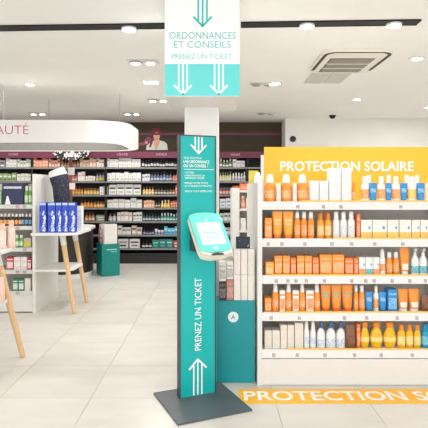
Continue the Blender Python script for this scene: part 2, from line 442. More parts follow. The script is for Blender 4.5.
m = MB(); triple_arrow(m, ua(197.6), 0.018, ub(361.6), 0.062, 0.029, 0.0095, kp); m.build('arrow', INKW, panel)
text('lettering', 'PRENEZ UN TICKET', INKW, kp, ua(194.6), ua(201.2), ub(353), ub(279.4), panel, rot=True)
for s_, x0, x1, y0, y1, bo in (('VOUS VENEZ POUR', 183.4, 201.5, 158.8, 156.9, 0), ('UNE ORDONNANCE', 183.3, 209, 163.1, 159.9, .012), ('OU UN CONSEIL ?', 183.3, 208, 167.2, 164.1, .012),
                     ('\u2022 CHOISISSEZ', 184.5, 194, 173.4, 171.6, 0), ("L'ORDONNANCE OU", 184.6, 204.5, 176.4, 174.6, 0), ('DEMANDEZ CONSEIL', 185.0, 204.5, 179, 177.2, 0),
                     ('PRENEZ VOTRE TICKET', 184.6, 208, 184.1, 182.2, 0), ('ET ATTENDEZ VOTRE APPEL', 184.8, 212, 187.1, 185.3, 0), ('NOUS VOUS APPELONS', 184.8, 212, 192.3, 190.4, 0)):
    text('lettering', s_, INKW, kp, ua(x0), ua(x1), ub(y0), ub(y1), panel, bold=bo)
m = MB(); bar(m, (ua(184), ub(169.3)), (ua(214), ub(169.3)), 0.003, kp, 0, 0.0012); m.build('rule', INKW, panel)
# tilted terminal
ktop = KL + KU*(KW/2 + 0.028)
th = math.radians(46)
TU = (-KN*math.cos(th) + Vector((0, 0, 1))*math.sin(th))
TO = ktop + KN*0.272 + Vector((0, 0, 0.985))
tp = Plane(TO, KU, TU); LT = 0.35; hw = 0.113
arc = [(hw*math.cos(math.radians(a)), LT-0.035+0.035*math.sin(math.radians(a))) for a in range(0, 181, 15)]
outl = [(-hw*0.93, 0.02), (-hw*0.4, 0.0), (hw*0.4, 0.0), (hw*0.93, 0.02), (hw, 0.06)] + arc + [(-hw, 0.06)]
term = MB()
inset = [(p[0]*0.86, LT/2 + (p[1]-LT/2)*0.9 - 0.008) for p in outl]
term.loft([[tp(p[0], p[1], -0.075) for p in inset], [tp(p[0]*0.98, p[1], -0.05) for p in outl], [tp(p[0], p[1], -0.008) for p in outl]])
IVORY = mat('terminal_ivory', (236, 230, 216), 0.35, var=0.01)
term = term.build('terminal', IVORY, ki)
m = MB(); m.prism([(p[0]*0.99, 0.024 + p[1]*(LT-0.024)/LT) for p in outl], -0.008, 0.001, mp=tp); m.build('face_plate', TEALF, term)
m = MB(); m.prism([(p[0]*1.005, p[1]) for p in outl], -0.011, -0.0085, mp=tp); m.build('seam', INKD, term)
m = MB(); m.prism([(-0.078, 0.082), (0.082, 0.082), (0.082, 0.258), (-0.078, 0.258)], 0.001, 0.004, mp=tp)
m.build('screen', mat('screen_white', (250, 250, 250), 0.25, emit=0.35, var=0.0), term)
m = MB(); bar(m, (-0.06, 0.236), (0.062, 0.236), 0.006, tp, 0.004, 0.0046, 0)
m.build('screen_title', mat('screen_grey', (150, 150, 150), 0.4), term)
for q in range(4):
    m = MB(); bar(m, (-0.05, 0.196-q*0.021), (0.05, 0.196-q*0.021), 0.011, tp, 0.004, 0.0046); m.build('screen_line', mat('screen_teal', (150, 224, 220), 0.4), term)
m = MB(); m.prism([(-0.016, 0.052), (0, 0.042), (0.016, 0.052), (0.016, 0.062), (-0.016, 0.062)], 0.001, 0.002, mp=tp); m.build('arrow_mark', INKW, term)
m = MB(); m.prism([(-0.012, 0.278), (0, 0.266), (0.012, 0.278), (0.006, 0.278), (0.006, 0.3), (-0.006, 0.3), (-0.006, 0.278)], 0.001, 0.002, mp=tp); m.build('arrow_mark', mat('pale_mark', (190, 240, 236), 0.4), term)
m = MB(); m.prism([(-0.045, 0.003), (0.045, 0.003), (0.035, 0.014), (0, 0.019), (-0.035, 0.014)], -0.012, -0.002, mp=tp); m.build('ticket_slot', INKD, term)
m = MB(); m.prism([(KW/2-0.06, 0.985), (KW/2+0.1, 0.985), (KW/2+0.1, 1.17), (KW/2-0.06, 1.17)], 0.0, 0.075, mp=kp); m.build('mount_bracket', FRAME, ki)

# ================================================================== PRODUCTS
CACHE = {}
def cached(key, fn):
    if key not in CACHE: CACHE[key] = fn()
    return CACHE[key]
def R3(v): return round(v, 3)
PAL = {}
def pal(name, body, cap=None, lab=None, ink=None, rough=0.4):
    bm = mat(name+'_body', body, rough, var=0.03, coat=0.2)
    cm = mat(name+'_cap', cap, 0.35, var=0.01) if cap else bm
    lm = print_mat(name+'_label', lab or body, ink or body, 0.42) if lab else None
    PAL[name] = (bm, cm, lm)
pal('orange_white', (252, 154, 48), (248, 246, 240), (250, 158, 70), (255, 236, 214))
pal('orange', (252, 152, 42), (250, 146, 40), (252, 166, 84), (255, 238, 220))
pal('amber', (253, 168, 46), (240, 130, 24), (255, 196, 108), (255, 244, 226))
pal('deep_orange', (242, 128, 48), (236, 122, 44), (240, 150, 100), (250, 220, 200))
pal('orange_green', (251, 150, 42), (240, 116, 24), (170, 190, 150), (70, 120, 110))
pal('orange_whitefoot', (250, 150, 36), (248, 246, 240), (250, 246, 236), (240, 200, 150))
pal('white', (246, 245, 241), (250, 250, 248), (240, 240, 238), (206, 210, 216))
pal('white_blue', (244, 245, 244), (84, 128, 196), (238, 242, 246), (120, 152, 206))
pal('white_dots', (244, 245, 244), (248, 248, 246), (238, 242, 246), (120, 152, 206))
pal('white_yellow', (248, 244, 230), (250, 250, 246), (252, 196, 70), (255, 236, 190))
pal('white_teal', (244, 246, 244), (248, 248, 246), (60, 178, 196), (220, 240, 244))
pal('white_orange', (248, 244, 238), (250, 248, 244), (246, 150, 60), (252, 226, 196))
pal('blue', (44, 144, 214), (40, 132, 206), (70, 166, 228), (226, 240, 250))
pal('yellow', (250, 192, 22), (238, 146, 30), (252, 214, 100), (255, 250, 232))
pal('brown', (132, 84, 52), (120, 76, 46), (150, 104, 70), (90, 54, 32))
pal('cream', (236, 228, 216), (240, 236, 228), (240, 232, 222), (222, 200, 178))
pal('turquoise', (24, 158, 206), (24, 150, 200), (90, 190, 220), (230, 244, 250))
pal('royal', (24, 66, 190), (222, 232, 246), (214, 226, 246), (40, 84, 200))
pal('pink', (246, 208, 196), (244, 190, 168), (250, 226, 214), (232, 160, 140))
pal('navy', (34, 38, 84), (60, 64, 120), (226, 224, 232), (80, 84, 140))
pal('green', (106, 172, 60), (236, 240, 228), (226, 238, 214), (80, 150, 50))
pal('darkgreen', (36, 130, 84), (240, 240, 236), (242, 244, 240), (120, 180, 150))
pal('red', (196, 44, 50), (240, 236, 232), (246, 240, 238), (200, 70, 74))
pal('white_red', (246, 243, 240), (246, 243, 240), (240, 236, 230), (206, 110, 100))
pal('black_orange', (46, 34, 32), (236, 236, 234), (232, 150, 60), (250, 226, 190))
pal('black_blue', (38, 46, 56), (232, 236, 238), (70, 150, 190), (214, 232, 240))
pal('grey_yellow', (170, 176, 178), (200, 204, 204), (238, 220, 60), (120, 130, 60))
pal('salmon', (236, 150, 118), (244, 200, 178), (246, 200, 176), (220, 120, 90))
pal('charcoal', (40, 38, 40), (24, 24, 26), (90, 84, 84), (190, 186, 182))
pal('rosewood', (188, 128, 112), (180, 120, 104), (200, 146, 130), (230, 200, 188))
pal('ivory_photo', (238, 234, 226), (238, 234, 226), (220, 216, 210), (50, 48, 48))

def mesh_carton(w, dp, h, m):
    return cached(('carton', w, dp, h, m.name), lambda: MB().box(-w/2, w/2, 0, dp, 0, h, c=min(0.0015, w*0.05)).mesh('body', m))
def product(kind, x, y, z, w, h, pn, label, cat, group, name, dp=None):
    """x centre, y front face, z base"""
    bm, cm, lm = PAL[pn]
    w, h = R3(w), R3(h); dp = R3(dp if dp else min(w, 0.09))
    t = thing(name, label, cat, (x, y, z), group)
    z += 0.0006
    if kind == 'carton':
        put(mesh_carton(w, dp, h, bm), 'body', (x, y, z), t)
        if lm:
            put(cached(('cl', w, h, lm.name), lambda: MB().box(-w*0.42, w*0.42, -0.0012, 0, h*0.12, h*0.62).mesh('printed_panel', lm)), 'printed_panel', (x, y-0.0003, z), t)
            put(cached(('cb', w, h, cm.name), lambda: MB().box(-w*0.42, w*0.42, -0.0012, 0, h*0.74, h*0.84).mesh('title_band', [lm])), 'title_band', (x, y-0.0003, z), t)
    elif kind == 'foot_carton':      # white carton with a coloured foot
        put(mesh_carton(w, dp, h, bm), 'body', (x, y, z), t)
        put(cached(('fc', w, h, lm.name), lambda: MB().box(-w*0.49, w*0.49, -0.0012, 0, 0.001, h*0.36).mesh('colour_band', lm)), 'colour_band', (x, y-0.0003, z), t)
        put(cached(('fd', w, h), lambda: MB().box(w*0.2, w*0.36, -0.0012, 0, h*0.52, h*0.66).mesh('blue_mark', PAL['blue'][0])), 'blue_mark', (x, y-0.0003, z), t)
        put(cached(('fe', w, h), lambda: MB().box(-w*0.36, w*0.06, -0.0012, 0, h*0.7, h*0.8).mesh('title_band', PAL['white'][2])), 'title_band', (x, y-0.0003, z), t)
    elif kind in ('bottle', 'oval', 'round'):
        r = w/2; sy = 1.0 if kind == 'bottle' else 0.62; yc = y + r*sy
        if kind == 'round': prof = [(r*0.62, 0), (r*0.86, h*0.1), (r, h*0.3), (r*0.98, h*0.45), (r*0.72, h*0.66), (r*0.42, h*0.78), (r*0.36, h*0.8)]
        else: prof = [(r*0.9, 0), (r, h*0.02), (r, h*0.62), (r*0.9, h*0.68), (r*0.6, h*0.74), (r*0.5, h*0.76)]
        put(cached((kind, w, h, bm.name), lambda: MB().lathe(prof, 16, 1, sy).mesh('body', bm, True)), 'body', (x, yc, z), t)
        ch = h*0.76 if kind != 'round' else h*0.8
        put(cached((kind+'c', w, h, cm.name), lambda: MB().lathe([(r*0.66, 0), (r*0.66, (h-ch)*0.75), (r*0.5, h-ch)], 14, 1, max(sy, 0.8)).mesh('cap', cm, True)), 'cap', (x, yc, z+ch), t)
        if lm:
            a, b_ = (0.14, 0.5) if kind != 'round' else (0.24, 0.42)
            rr = r*1.012
            put(cached((kind+'l', w, h, lm.name), lambda: MB().lathe([(rr, h*a), (rr, h*b_)], 16, 1, sy).mesh('label', lm, True)), 'label', (x, yc, z), t)
    elif kind == 'spray':
        r = w/2; yc = y + r
        put(cached(('spray', w, h, bm.name), lambda: MB().lathe([(r*0.92, 0), (r, h*0.03), (r, h*0.58), (r*0.82, h*0.68), (r*0.66, h*0.7)], 16).mesh('body', bm, True)), 'body', (x, yc, z), t)
        put(cached(('sprayc', w, h, cm.name), lambda: MB().lathe([(r*0.7, 0), (r*0.72, h*0.06), (r*0.6, h*0.2), (r*0.5, h*0.28), (r*0.4, h*0.3)], 14).mesh('cap', cm, True)), 'cap', (x, yc, z+h*0.7), t)
        if lm: put(cached(('sprayl', w, h, lm.name), lambda: MB().lathe([(r*1.012, h*0.16), (r*1.012, h*0.44)], 16).mesh('label', lm, True)), 'label', (x, yc, z), t)
    elif kind == 'pump':
        r = w/2; yc = y + r*0.75
        put(cached(('pump', w, h, bm.name), lambda: MB().lathe([(r*0.9, 0), (r, h*0.03), (r, h*0.5), (r*0.8, h*0.64), (r*0.36, h*0.72), (r*0.3, h*0.74)], 16, 1, 0.75).mesh('body', bm, True)), 'body', (x, yc, z), t)
        def pump():
            m = MB().lathe([(r*0.4, 0), (r*0.4, h*0.08), (r*0.16, h*0.09), (r*0.16, h*0.16)], 12)
            m.box(-r*0.3, r*0.3, -r*0.85, r*0.3, h*0.16, h*0.25, c=r*0.1)
            return m.mesh('pump_head', cm, False)
        put(cached(('pumpc', w, h, cm.name), pump), 'pump_head', (x, yc, z+h*0.74), t)
        if lm: put(cached(('pumpl', w, h, lm.name), lambda: MB().lathe([(r*1.012, h*0.08), (r*1.012, h*0.34)], 16, 1, 0.75).mesh('label', lm, True)), 'label', (x, yc, z), t)
    elif kind in ('tube', 'banded_tube'):
        r = w/2; yc = y + r*0.7
        def body():
            rings = []
            for f_, sx, sy in ((0.14, 0.8, 0.7), (0.2, 0.86, 0.68), (0.6, 0.95, 0.42), (0.92, 1.0, 0.1), (1.0, 1.0, 0.06)):
                rings.append([(r*sx*math.cos(2*math.pi*i/14), r*sy*math.sin(2*math.pi*i/14), h*f_) for i in range(14)])
            return MB().loft(rings).mesh('body', bm, True)
        put(cached(('tube', w, h, bm.name), body), 'body', (x, yc, z), t)
        put(cached(('tubec', w, h, cm.name), lambda: MB().lathe([(r*0.72, 0), (r*0.74, h*0.14)], 14, 1, 0.85).mesh('cap', cm, True)), 'cap', (x, yc, z), t)
        if lm:
            a, b_ = (0.5, 0.72) if kind == 'tube' else (0.2, 0.42)
            def lab():
                rings = []
                for f_ in (a, (a+b_)/2, b_):
                    q = (f_-0.2)/0.72; sx = 0.86+0.13*q; sy = 0.68-0.56*q
                    rings.append([(r*sx*0.7*s_, -r*sy*math.sqrt(1-(0.7*s_)**2)-0.0015, h*f_) for s_ in (-1, -0.5, 0, 0.5, 1)] +
                                 [(r*sx*0.7*s_, -r*sy*math.sqrt(1-(0.7*s_)**2)+0.001, h*f_) for s_ in (1, 0.5, 0, -0.5, -1)])
                return MB().loft(rings).mesh('label', lm, True)
            put(cached((kind+'l', w, h, lm.name), lab), 'label', (x, yc, z), t)
    elif kind == 'pouch':
        def pouch():
            rings = []
            for f_, sx, sy in ((0, 0.94, 0.8), (0.1, 1, 1), (0.6, 1, 0.7), (0.92, 0.98, 0.2), (1.0, 0.98, 0.1)):
                rings.append([(w/2*sx*c_[0], dp/2*sy*c_[1], h*f_) for c_ in ((-1, -.6), (-.6, -1), (.6, -1), (1, -.6), (1, .6), (.6, 1), (-.6, 1), (-1, .6))])
            return MB().loft(rings).mesh('body', bm, True)
        put(cached(('pouch', w, h, dp, bm.name), pouch), 'body', (x, y+dp/2, z), t)
        if lm: put(cached(('pouchl', w, h, dp, lm.name), lambda: MB().box(-w*0.36, w*0.36, -0.0015, 0.004, h*0.2, h*0.5).mesh('label', lm)), 'label', (x, y-0.0005, z), t)
    return t

# ================================================================== SUNSCREEN GONDOLA
GF = 3.60                       # shelf front distance
gx0, gx1 = 0.308, 1.70
go = thing('sunscreen_gondola', 'white shelving unit with a yellow lettered header full of sunscreen', 'shelving unit', ((gx0+gx1)/2, 4.14, 0))
for sd in (0, 1):
    xa = gx0 if sd == 0 else gx1-0.034
    MB().box(xa, xa+0.034, 3.58, 4.71, 0.0, 1.44, c=0.003).build('side_panel', WHITE, go)
ix0, ix1 = gx0+0.0345, gx1-0.0345
HD = 3.98
MB().box(ix0, ix1, HD+0.002, HD+0.022, 0.2, 1.30).build('back_panel', mat('shelf_back', (226, 220, 212), 0.6), go)
MB().box(ix0, ix1, 3.585, 3.615, 0.003, 0.186).build('kick_panel', WHITE, go)
MB().box(ix0, ix1, 3.63, 4.70, 0.0, 0.02).build('plinth', GREY, go)
hx0, hx1 = PX(264.3, HD), PX(264.3, HD) + 2*(PX(347, HD)-PX(264.3, HD))
hd = MB().box(hx0, hx1, HD, HD+0.02, 1.305, PZ(147, HD)).build('header_panel', YELLOW, go)
pl = Plane((0, HD, 0), (1, 0, 0), (0, 0, 1))
text('lettering', 'PROTECTION SOLAIRE', INKW, pl, PX(280.3, HD), PX(413.5, HD), PZ(171.2, HD), PZ(161.3, HD), hd, bold=0.02)
for xx in (hx0-0.026, hx1+0.002):
    MB().box(xx, xx+0.024, HD, HD+0.024, 1.305, PZ(155, HD)).build('header_post', WHITE, go)
for zz in (0.3, 0.6, 0.9, 1.2):
    MB().box(ix0, ix1, HD+0.024, 4.66, zz, zz+0.02).build('rear_shelf', WHITE, go)
MB().box(ix0, ix1, HD+0.03, 4.70, 1.405, 1.437).build('rear_top_board', WHITE, go)
ST = [PZ(y_, GF) for y_ in (201.5, 238.5, 275.3, 312.3, 349.3)]
TAGP = print_mat('price_tag_print', (226, 214, 214), (140, 92, 98), 0.5, 420, 420)
TAGW = mat('price_tag_paper', (250, 250, 248), 0.5, var=0.0)
tag_px = [(297.5, 323, 340.5, 400), (268, 281.5, 304.5, 331.5, 351, 374, 402), (276, 287.5, 295.5, 306, 324, 351, 365, 373.5, 391.5, 409, 424.5), (271, 299, 344, 366, 396.5, 416), (273.5, 297, 324.5, 354, 380.5, 411.5)]
for r_, zt in enumerate(ST):
    sh = MB().box(ix0, ix1, GF+0.004, HD, zt-0.024, zt-0.008).build('shelf', mat('shelf_white', (232, 230, 224), 0.45), go)
    st = MB(); st.add([(ix0, GF-0.016, zt-0.058), (ix1, GF-0.016, zt-0.058), (ix1, GF, zt-0.058), (ix0, GF, zt-0.058),
                       (ix0, GF-0.004, zt), (ix1, GF-0.004, zt), (ix1, GF+0.003, zt), (ix0, GF+0.003, zt)],
                      [(3, 2, 1, 0), (4, 5, 6, 7), (0, 1, 5, 4), (1, 2, 6, 5), (2, 3, 7, 6), (3, 0, 4, 7)])
    st.build('shelf_edge', mat('shelf_edge_white', (228, 227, 225), 0.4, var=0.01), sh)
    la, lb = [(0.62, 1.6), (0.85, 1.64), (0.40, 1.64), (0.46, 1.6), (0.52, 1.6)][r_]
    MB().box(la, lb, GF-0.0065, GF-0.002, zt-0.002, zt+0.008).build('shelf_liner', mat('yellow_liner', (252, 198, 88), 0.5), sh)
    for tp_ in tag_px[r_]:
        xx = PX(tp_, GF)
        tg = MB(); tg.prism([(-0.021, zt-0.054), (0.021, zt-0.054), (0.021, zt-0.018), (-0.021, zt-0.018)], 0, 0.0015, mp=lambda a_, b__, h_: (xx+a_, GF-0.0165-h_+(b__-zt+0.058)*0.2069, b__))
        tg.build('price_tag', TAGW, sh)
        tg = MB(); tg.prism([(-0.014, zt-0.050), (0.014, zt-0.050), (0.014, zt-0.023), (-0.014, zt-0.023)], 0, 0.0015, mp=lambda a_, b__, h_: (xx+a_, GF-0.0182-h_+(b__-zt+0.058)*0.2069, b__))
        tg.build('price_print', TAGP, sh)
PD = 3.645                     # front of the goods
SH = ['top shelf', 'second shelf', 'middle shelf', 'fourth shelf', 'bottom shelf']
ON = 'of sunscreen unit'
ORD = ['first', 'second', 'third', 'fourth', 'fifth', 'sixth', 'seventh', 'eighth', 'ninth', 'tenth', 'eleventh', 'twelfth']
def nth(i, n, toward):
    if n == 2: return ('nearer ' if i == 0 else 'farther from ') + toward
    return '%s from %s' % (ORD[i], toward)
# row, kind, palette, top pixel, [(x0,x1)...], name, category, phrase
G = [
 (0, 'spray', 'orange_white', 174.5, [(265, 276), (281.5, 292.5), (297.5, 309)], 'sunscreen_spray', 'bottle', 'orange sunscreen spray with tall white cap'),
 (0, 'carton', 'cream', 183, [(276.5, 281), (293, 297)], 'small_carton', 'carton', 'narrow cream carton between orange sprays'),
 (0, 'carton', 'white', 181, [(310, 319), (319.6, 328.6)], 'low_carton', 'carton', 'low white carton beside an orange spray'),
 (0, 'carton', 'white', 168, [(329.3, 341), (341.6, 351.5)], 'tall_carton', 'carton', 'tall plain white carton'),
 (0, 'bottle', 'orange', 182, [(352.2, 356.6)], 'slim_bottle', 'bottle', 'slim orange bottle beside the tall white cartons'),
 (0, 'oval', 'white_orange', 176.5, [(361.8, 369.4), (378.4, 385.6), (393, 400.6)], 'lotion_bottle', 'bottle', 'white sunscreen bottle with orange print'),
 (0, 'oval', 'white_yellow', 176.5, [(408.8, 416.8)], 'lotion_bottle', 'bottle', 'white sunscreen bottle with yellow print'),
 (0, 'tube', 'blue', 183, [(369.8, 378), (386.0, 392.6), (401, 408.4), (417.6, 426)], 'blue_tube', 'tube', 'short blue sunscreen tube'),
 (1, 'carton', 'orange', 218, [(264.8, 272)], 'sunscreen_carton', 'carton', 'small orange carton against the side panel'),
 (1, 'tube', 'amber', 211.5, [(272.8, 283), (283.6, 294)], 'sunscreen_tube', 'tube', 'wide amber sunscreen tube'),
 (1, 'bottle', 'orange_white', 212, [(294.6, 301), (301.4, 307.8), (308.2, 315)], 'sunscreen_bottle', 'bottle', 'orange bottle with white cap'),
 (1, 'bottle', 'amber', 213, [(317.6, 324.8), (325.2, 332.4)], 'sunscreen_bottle', 'bottle', 'amber bottle with orange cap'),
 (1, 'bottle', 'white', 212, [(333.4, 340.4), (340.8, 348), (348.4, 356)], 'lotion_bottle', 'bottle', 'plain white bottle'),
 (1, 'carton', 'deep_orange', 214, [(356.8, 360.4)], 'slim_carton', 'carton', 'slim deep orange carton beside white bottles'),
 (1, 'foot_carton', 'white_yellow', 220, [(361, 372), (372.6, 387), (387.6, 398.8), (399.6, 411.4), (412, 420), (420.6, 428.4)], 'sunscreen_carton', 'carton', 'white carton with yellow foot'),
 (2, 'carton', 'amber', 262, [(265.6, 274)], 'sunscreen_carton', 'carton', 'low amber carton against the side panel'),
 (2, 'carton', 'orange', 256, [(274.6, 282.4), (282.8, 290)], 'sunscreen_carton', 'carton', 'orange carton beside low amber one'),
 (2, 'carton', 'deep_orange', 258, [(290.6, 296.2)], 'slim_carton', 'carton', 'slim deep orange carton between two orange pairs'),
 (2, 'carton', 'orange', 256, [(297, 304.6), (305, 312)], 'sunscreen_carton', 'carton', 'orange carton between deep orange ones'),
 (2, 'carton', 'deep_orange', 257.5, [(312.6, 319)], 'slim_carton', 'carton', 'deep orange carton beside the wide orange cartons'),
 (2, 'carton', 'orange', 254.7, [(319.8, 332), (332.4, 344.4)], 'wide_carton', 'carton', 'wide tall orange carton'),
 (2, 'carton', 'deep_orange', 258, [(345.2, 353.6), (354.2, 358.6)], 'sunscreen_carton', 'carton', 'deep orange carton beside white cartons'),
 (2, 'foot_carton', 'white_orange', 257.5, [(359.2, 365.4)], 'sunscreen_carton', 'carton', 'slim white carton with orange foot'),
 (2, 'foot_carton', 'white_teal', 257.5, [(365.8, 373)], 'sunscreen_carton', 'carton', 'white carton with teal foot'),
 (2, 'foot_carton', 'white_orange', 257.5, [(373.4, 379.6)], 'sunscreen_carton', 'carton', 'white carton with orange foot beside a tall bottle'),
 (2, 'spray', 'white_orange', 249.5, [(380.2, 386.4)], 'spray_bottle', 'bottle', 'tall white spray bottle with orange label'),
 (2, 'bottle', 'orange_white', 252.5, [(387.2, 393.4), (393.8, 400.2)], 'sunscreen_bottle', 'bottle', 'orange bottle with white cap'),
 (2, 'banded_tube', 'orange_whitefoot', 248, [(401, 410.6)], 'sunscreen_tube', 'tube', 'large orange tube standing on a white foot'),
 (2, 'pump', 'white_teal', 248.5, [(412.2, 420), (420.4, 428.4)], 'pump_bottle', 'bottle', 'white pump bottle with teal band'),
 (3, 'carton', 'orange', 298, [(264.8, 271.6)], 'sunscreen_carton', 'carton', 'low orange carton against the side panel'),
 (3, 'spray', 'orange_white', 284.5, [(272.2, 279.4), (285.8, 292.4), (299.4, 306), (314.2, 321)], 'sunscreen_spray', 'bottle', 'tall orange spray with white cap'),
 (3, 'carton', 'white_orange', 290.5, [(279.8, 285.4), (292.8, 299), (306.4, 313.8)], 'narrow_carton', 'carton', 'narrow white and orange carton'),
 (3, 'tube', 'orange_green', 285.5, [(321.6, 331.6), (332.2, 342.4), (343, 353.8)], 'sunscreen_tube', 'tube', 'large orange tube with a green label'),
 (3, 'bottle', 'orange_white', 286, [(354.4, 359), (359.6, 365.6)], 'slim_bottle', 'bottle', 'slim orange bottle with white cap'),
 (3, 'tube', 'blue', 292.5, [(366, 373.8), (379.8, 387.4)], 'blue_tube', 'tube', 'blue tube beside a slim peach bottle'),
 (3, 'bottle', 'white_orange', 286.5, [(374.2, 379.4)], 'slim_bottle', 'bottle', 'slim white bottle between two blue tubes'),
 (3, 'carton', 'blue', 289.5, [(388, 397.4)], 'blue_carton', 'carton', 'blue carton beside two blue tubes'),
 (3, 'banded_tube', 'orange_whitefoot', 289.5, [(398.8, 409.6), (410, 421)], 'sunscreen_tube', 'tube', 'light orange tube with white label'),
 (3, 'pouch', 'brown', 296, [(422.6, 431)], 'brown_pouch', 'pouch', 'brown pouch beside a light orange tube'),
 (4, 'carton', 'cream', 330.5, [(264.6, 272), (272.4, 280)], 'low_carton', 'carton', 'low cream carton against the side panel'),
 (4, 'carton', 'cream', 325, [(280.6, 287.2), (287.6, 294.2)], 'cream_carton', 'carton', 'mid-height cream carton'),
 (4, 'carton', 'cream', 323, [(294.8, 303.4)], 'cream_carton', 'carton', 'tall cream carton beside white bottles'),
 (4, 'spray', 'white_dots', 322, [(304.2, 310), (310.6, 316.6)], 'white_bottle', 'bottle', 'slim white bottle with blue dots'),
 (4, 'pump', 'white_blue', 322, [(317.4, 326), (326.8, 336.6), (337, 346)], 'pump_bottle', 'bottle', 'white pump bottle with blue head'),
 (4, 'pouch', 'brown', 325.5, [(346.6, 356.2)], 'brown_pouch', 'pouch', 'brown pouch between white and yellow bottles'),
 (4, 'carton', 'deep_orange', 324, [(357, 360.4)], 'slim_carton', 'carton', 'slim deep orange carton beside the yellow bottles'),
 (4, 'round', 'yellow', 322.5, [(360.8, 370.4), (371.2, 384), (384.6, 397.6)], 'rounded_bottle', 'bottle', 'round-bellied yellow bottle with orange cap'),
 (4, 'oval', 'yellow', 325, [(398.2, 406.4), (406.8, 414.2), (414.8, 421.6)], 'yellow_bottle', 'bottle', 'straight-sided yellow bottle with orange cap'),
 (4, 'bottle', 'turquoise', 325, [(422.4, 431)], 'turquoise_bottle', 'bottle', 'turquoise bottle beside a yellow bottle'),
]
for r_, kind, pn, yt, xs, name, cat, ph in G:
    zb = ST[r_] - 0.008
    for i_, (a_, b_) in enumerate(xs):
        lab = '%s, %s %s' % (ph, SH[r_], ON) if len(xs) == 1 else '%s, %s, %s %s' % (ph, nth(i_, len(xs), 'the column'), SH[r_], ON)
        xa = max(PX(a_, PD), ix0 + 0.002); xb = PX(b_, PD) - 0.001
        dp = 0.09 if kind in ('carton', 'foot_carton') else 0.05
        product(kind, (xa+xb)/2, PD, zb, xb-xa, PZ(yt, PD)-zb, pn, lab, cat, ph + ' on the ' + SH[r_] if len(xs) > 1 else None, name, dp)
for i_, (a_, b_) in enumerate(((366.5, 373), (386.5, 393), (404.5, 411), (415, 421))):
    xa, xb = PX(a_, PD+0.07), PX(b_, PD+0.07); zb = ST[0]-0.008
    product('oval', (xa+xb)/2, PD+0.075, zb, xb-xa, PZ(175, PD+0.07)-zb, 'white_orange', 'white sunscreen bottle in the rear row, %s from the column, top shelf' % ORD[i_], 'bottle', 'rear row of white bottles on the top shelf', 'lotion_bottle')
# bottle on the rear top board
product('spray', 0.385, 4.42, 1.437, 0.06, 0.1, 'white', 'small white bottle standing on the rear top board of the sunscreen unit', 'bottle', None, 'small_bottle')

# floor sticker
fs = thing('floor_sticker', 'long yellow floor sticker lettered in white before the sunscreen unit', 'floor sticker', (1.0, 3.395, 0.0))
MB().box(0.168, 2.12, 3.275, 3.515, 0.0003, 0.0012).build('film', YELLOW, fs)
pl = Plane((0, 0, 0.0012), (1, 0, 0), (0, 1, 0))
text('lettering', 'PROTECTION SOLAIRE', INKW, pl, 0.2, 2.02, 3.322, 3.478, fs, bold=0.02, h=0.0004)

# ================================================================== TEAL CARTON STAND BY THE COLUMN
SD = 3.628
sxa, sxb = 0.018, PX(255, SD)
sz = PZ(301, SD)
ts = thing('teal_display_stand', 'teal cardboard floor stand with a round white letter badge', 'display stand', ((sxa+sxb)/2, 3.72, 0))
MB().box(sxa, sxb, SD, 3.815, 0.002, sz, c=0.002).build('body', TEALD, ts)
MB().box(sxa, sxb, 3.80, 3.815, sz, sz+0.30).build('back_board', WHITE, ts)
pl = Plane((PX(233.2, SD), SD, PZ(317, SD)), (1, 0, 0), (0, 0, 1))
bd = MB().prism([(0.038*math.cos(q*math.pi/14), 0.038*math.sin(q*math.pi/14)) for q in range(28)], 0, 0.002, mp=pl).build('badge', mat('badge_white', (226, 240, 240), 0.5), ts)
text('letter', 'A', INKD, pl, -0.015, 0.015, -0.015, 0.016, bd, h=0.0026)
cx_ = [(233.8, 240.6), (240.9, 247.6), (247.9, 254.4)]
pal('blush', (240, 232, 224), (240, 232, 224), (240, 232, 224), (230, 214, 206))
for tier, (yt, yb) in enumerate(((275.6, 301), (250, 275.4))):
    for i_, (a_, b_) in enumerate(cx_):
        xa, xb = PX(a_, SD+0.02), PX(b_, SD+0.02); zb = sz + 0.0005 if tier == 0 else sz + 0.1855
        lab = 'slim white carton, %s from the kiosk, %s tier on the teal stand' % (ORD[i_], ['lower', 'upper'][tier])
        product('carton', (xa+xb)/2, SD+0.02, zb, xb-xa-0.001, 0.183, 'blush', lab, 'carton', 'slim white cartons on the teal stand', 'slim_carton', 0.15)
for a_, b_, yt, yb, pn, lab in ((219.2, 226, 282, 301, 'charcoal', 'dark charcoal carton on the teal stand beside the kiosk'), (226.4, 233.5, 280, 301, 'rosewood', 'dusty pink carton between the charcoal and white cartons'),
                          (219.2, 226, 263, 282, 'ivory_photo', 'ivory carton with black picture atop the charcoal carton'), (226.4, 233.5, 263, 280, 'ivory_photo', 'ivory carton with black picture atop the dusty pink carton')):
    xa, xb = PX(a_, SD+0.02), PX(b_, SD+0.02)
    h_ = (yb-yt)*0.00721
    zb = sz + 0.0005 if yb > 300 else sz + 0.0015 + ((301-282)*0.00721 if a_ < 224 else (301-280)*0.00721)
    product('carton', (xa+xb)/2, SD+0.02, zb, xb-xa-0.001, h_-0.001, pn, lab, 'carton', None, 'picture_carton', 0.12)
zt = sz + 0.1855 + 0.183 + 0.0015
t = thing('framed_card', 'small dark framed picture card standing on the white cartons', 'picture card', (PX(243, 3.72), 3.71, zt))
xa, xb = PX(236, 3.7), PX(250, 3.7)
MB().box(xa, xb, 3.70, 3.715, zt, zt+0.085, c=0.002).build('frame', mat('navy_frame', (26, 32, 46), 0.5), t)
MB().box(xa+0.008, xb-0.008, 3.698, 3.6995, zt+0.010, zt+0.075).build('picture', print_mat('night_print', (34, 42, 62), (150, 160, 180), 0.36, 40, 30), t)

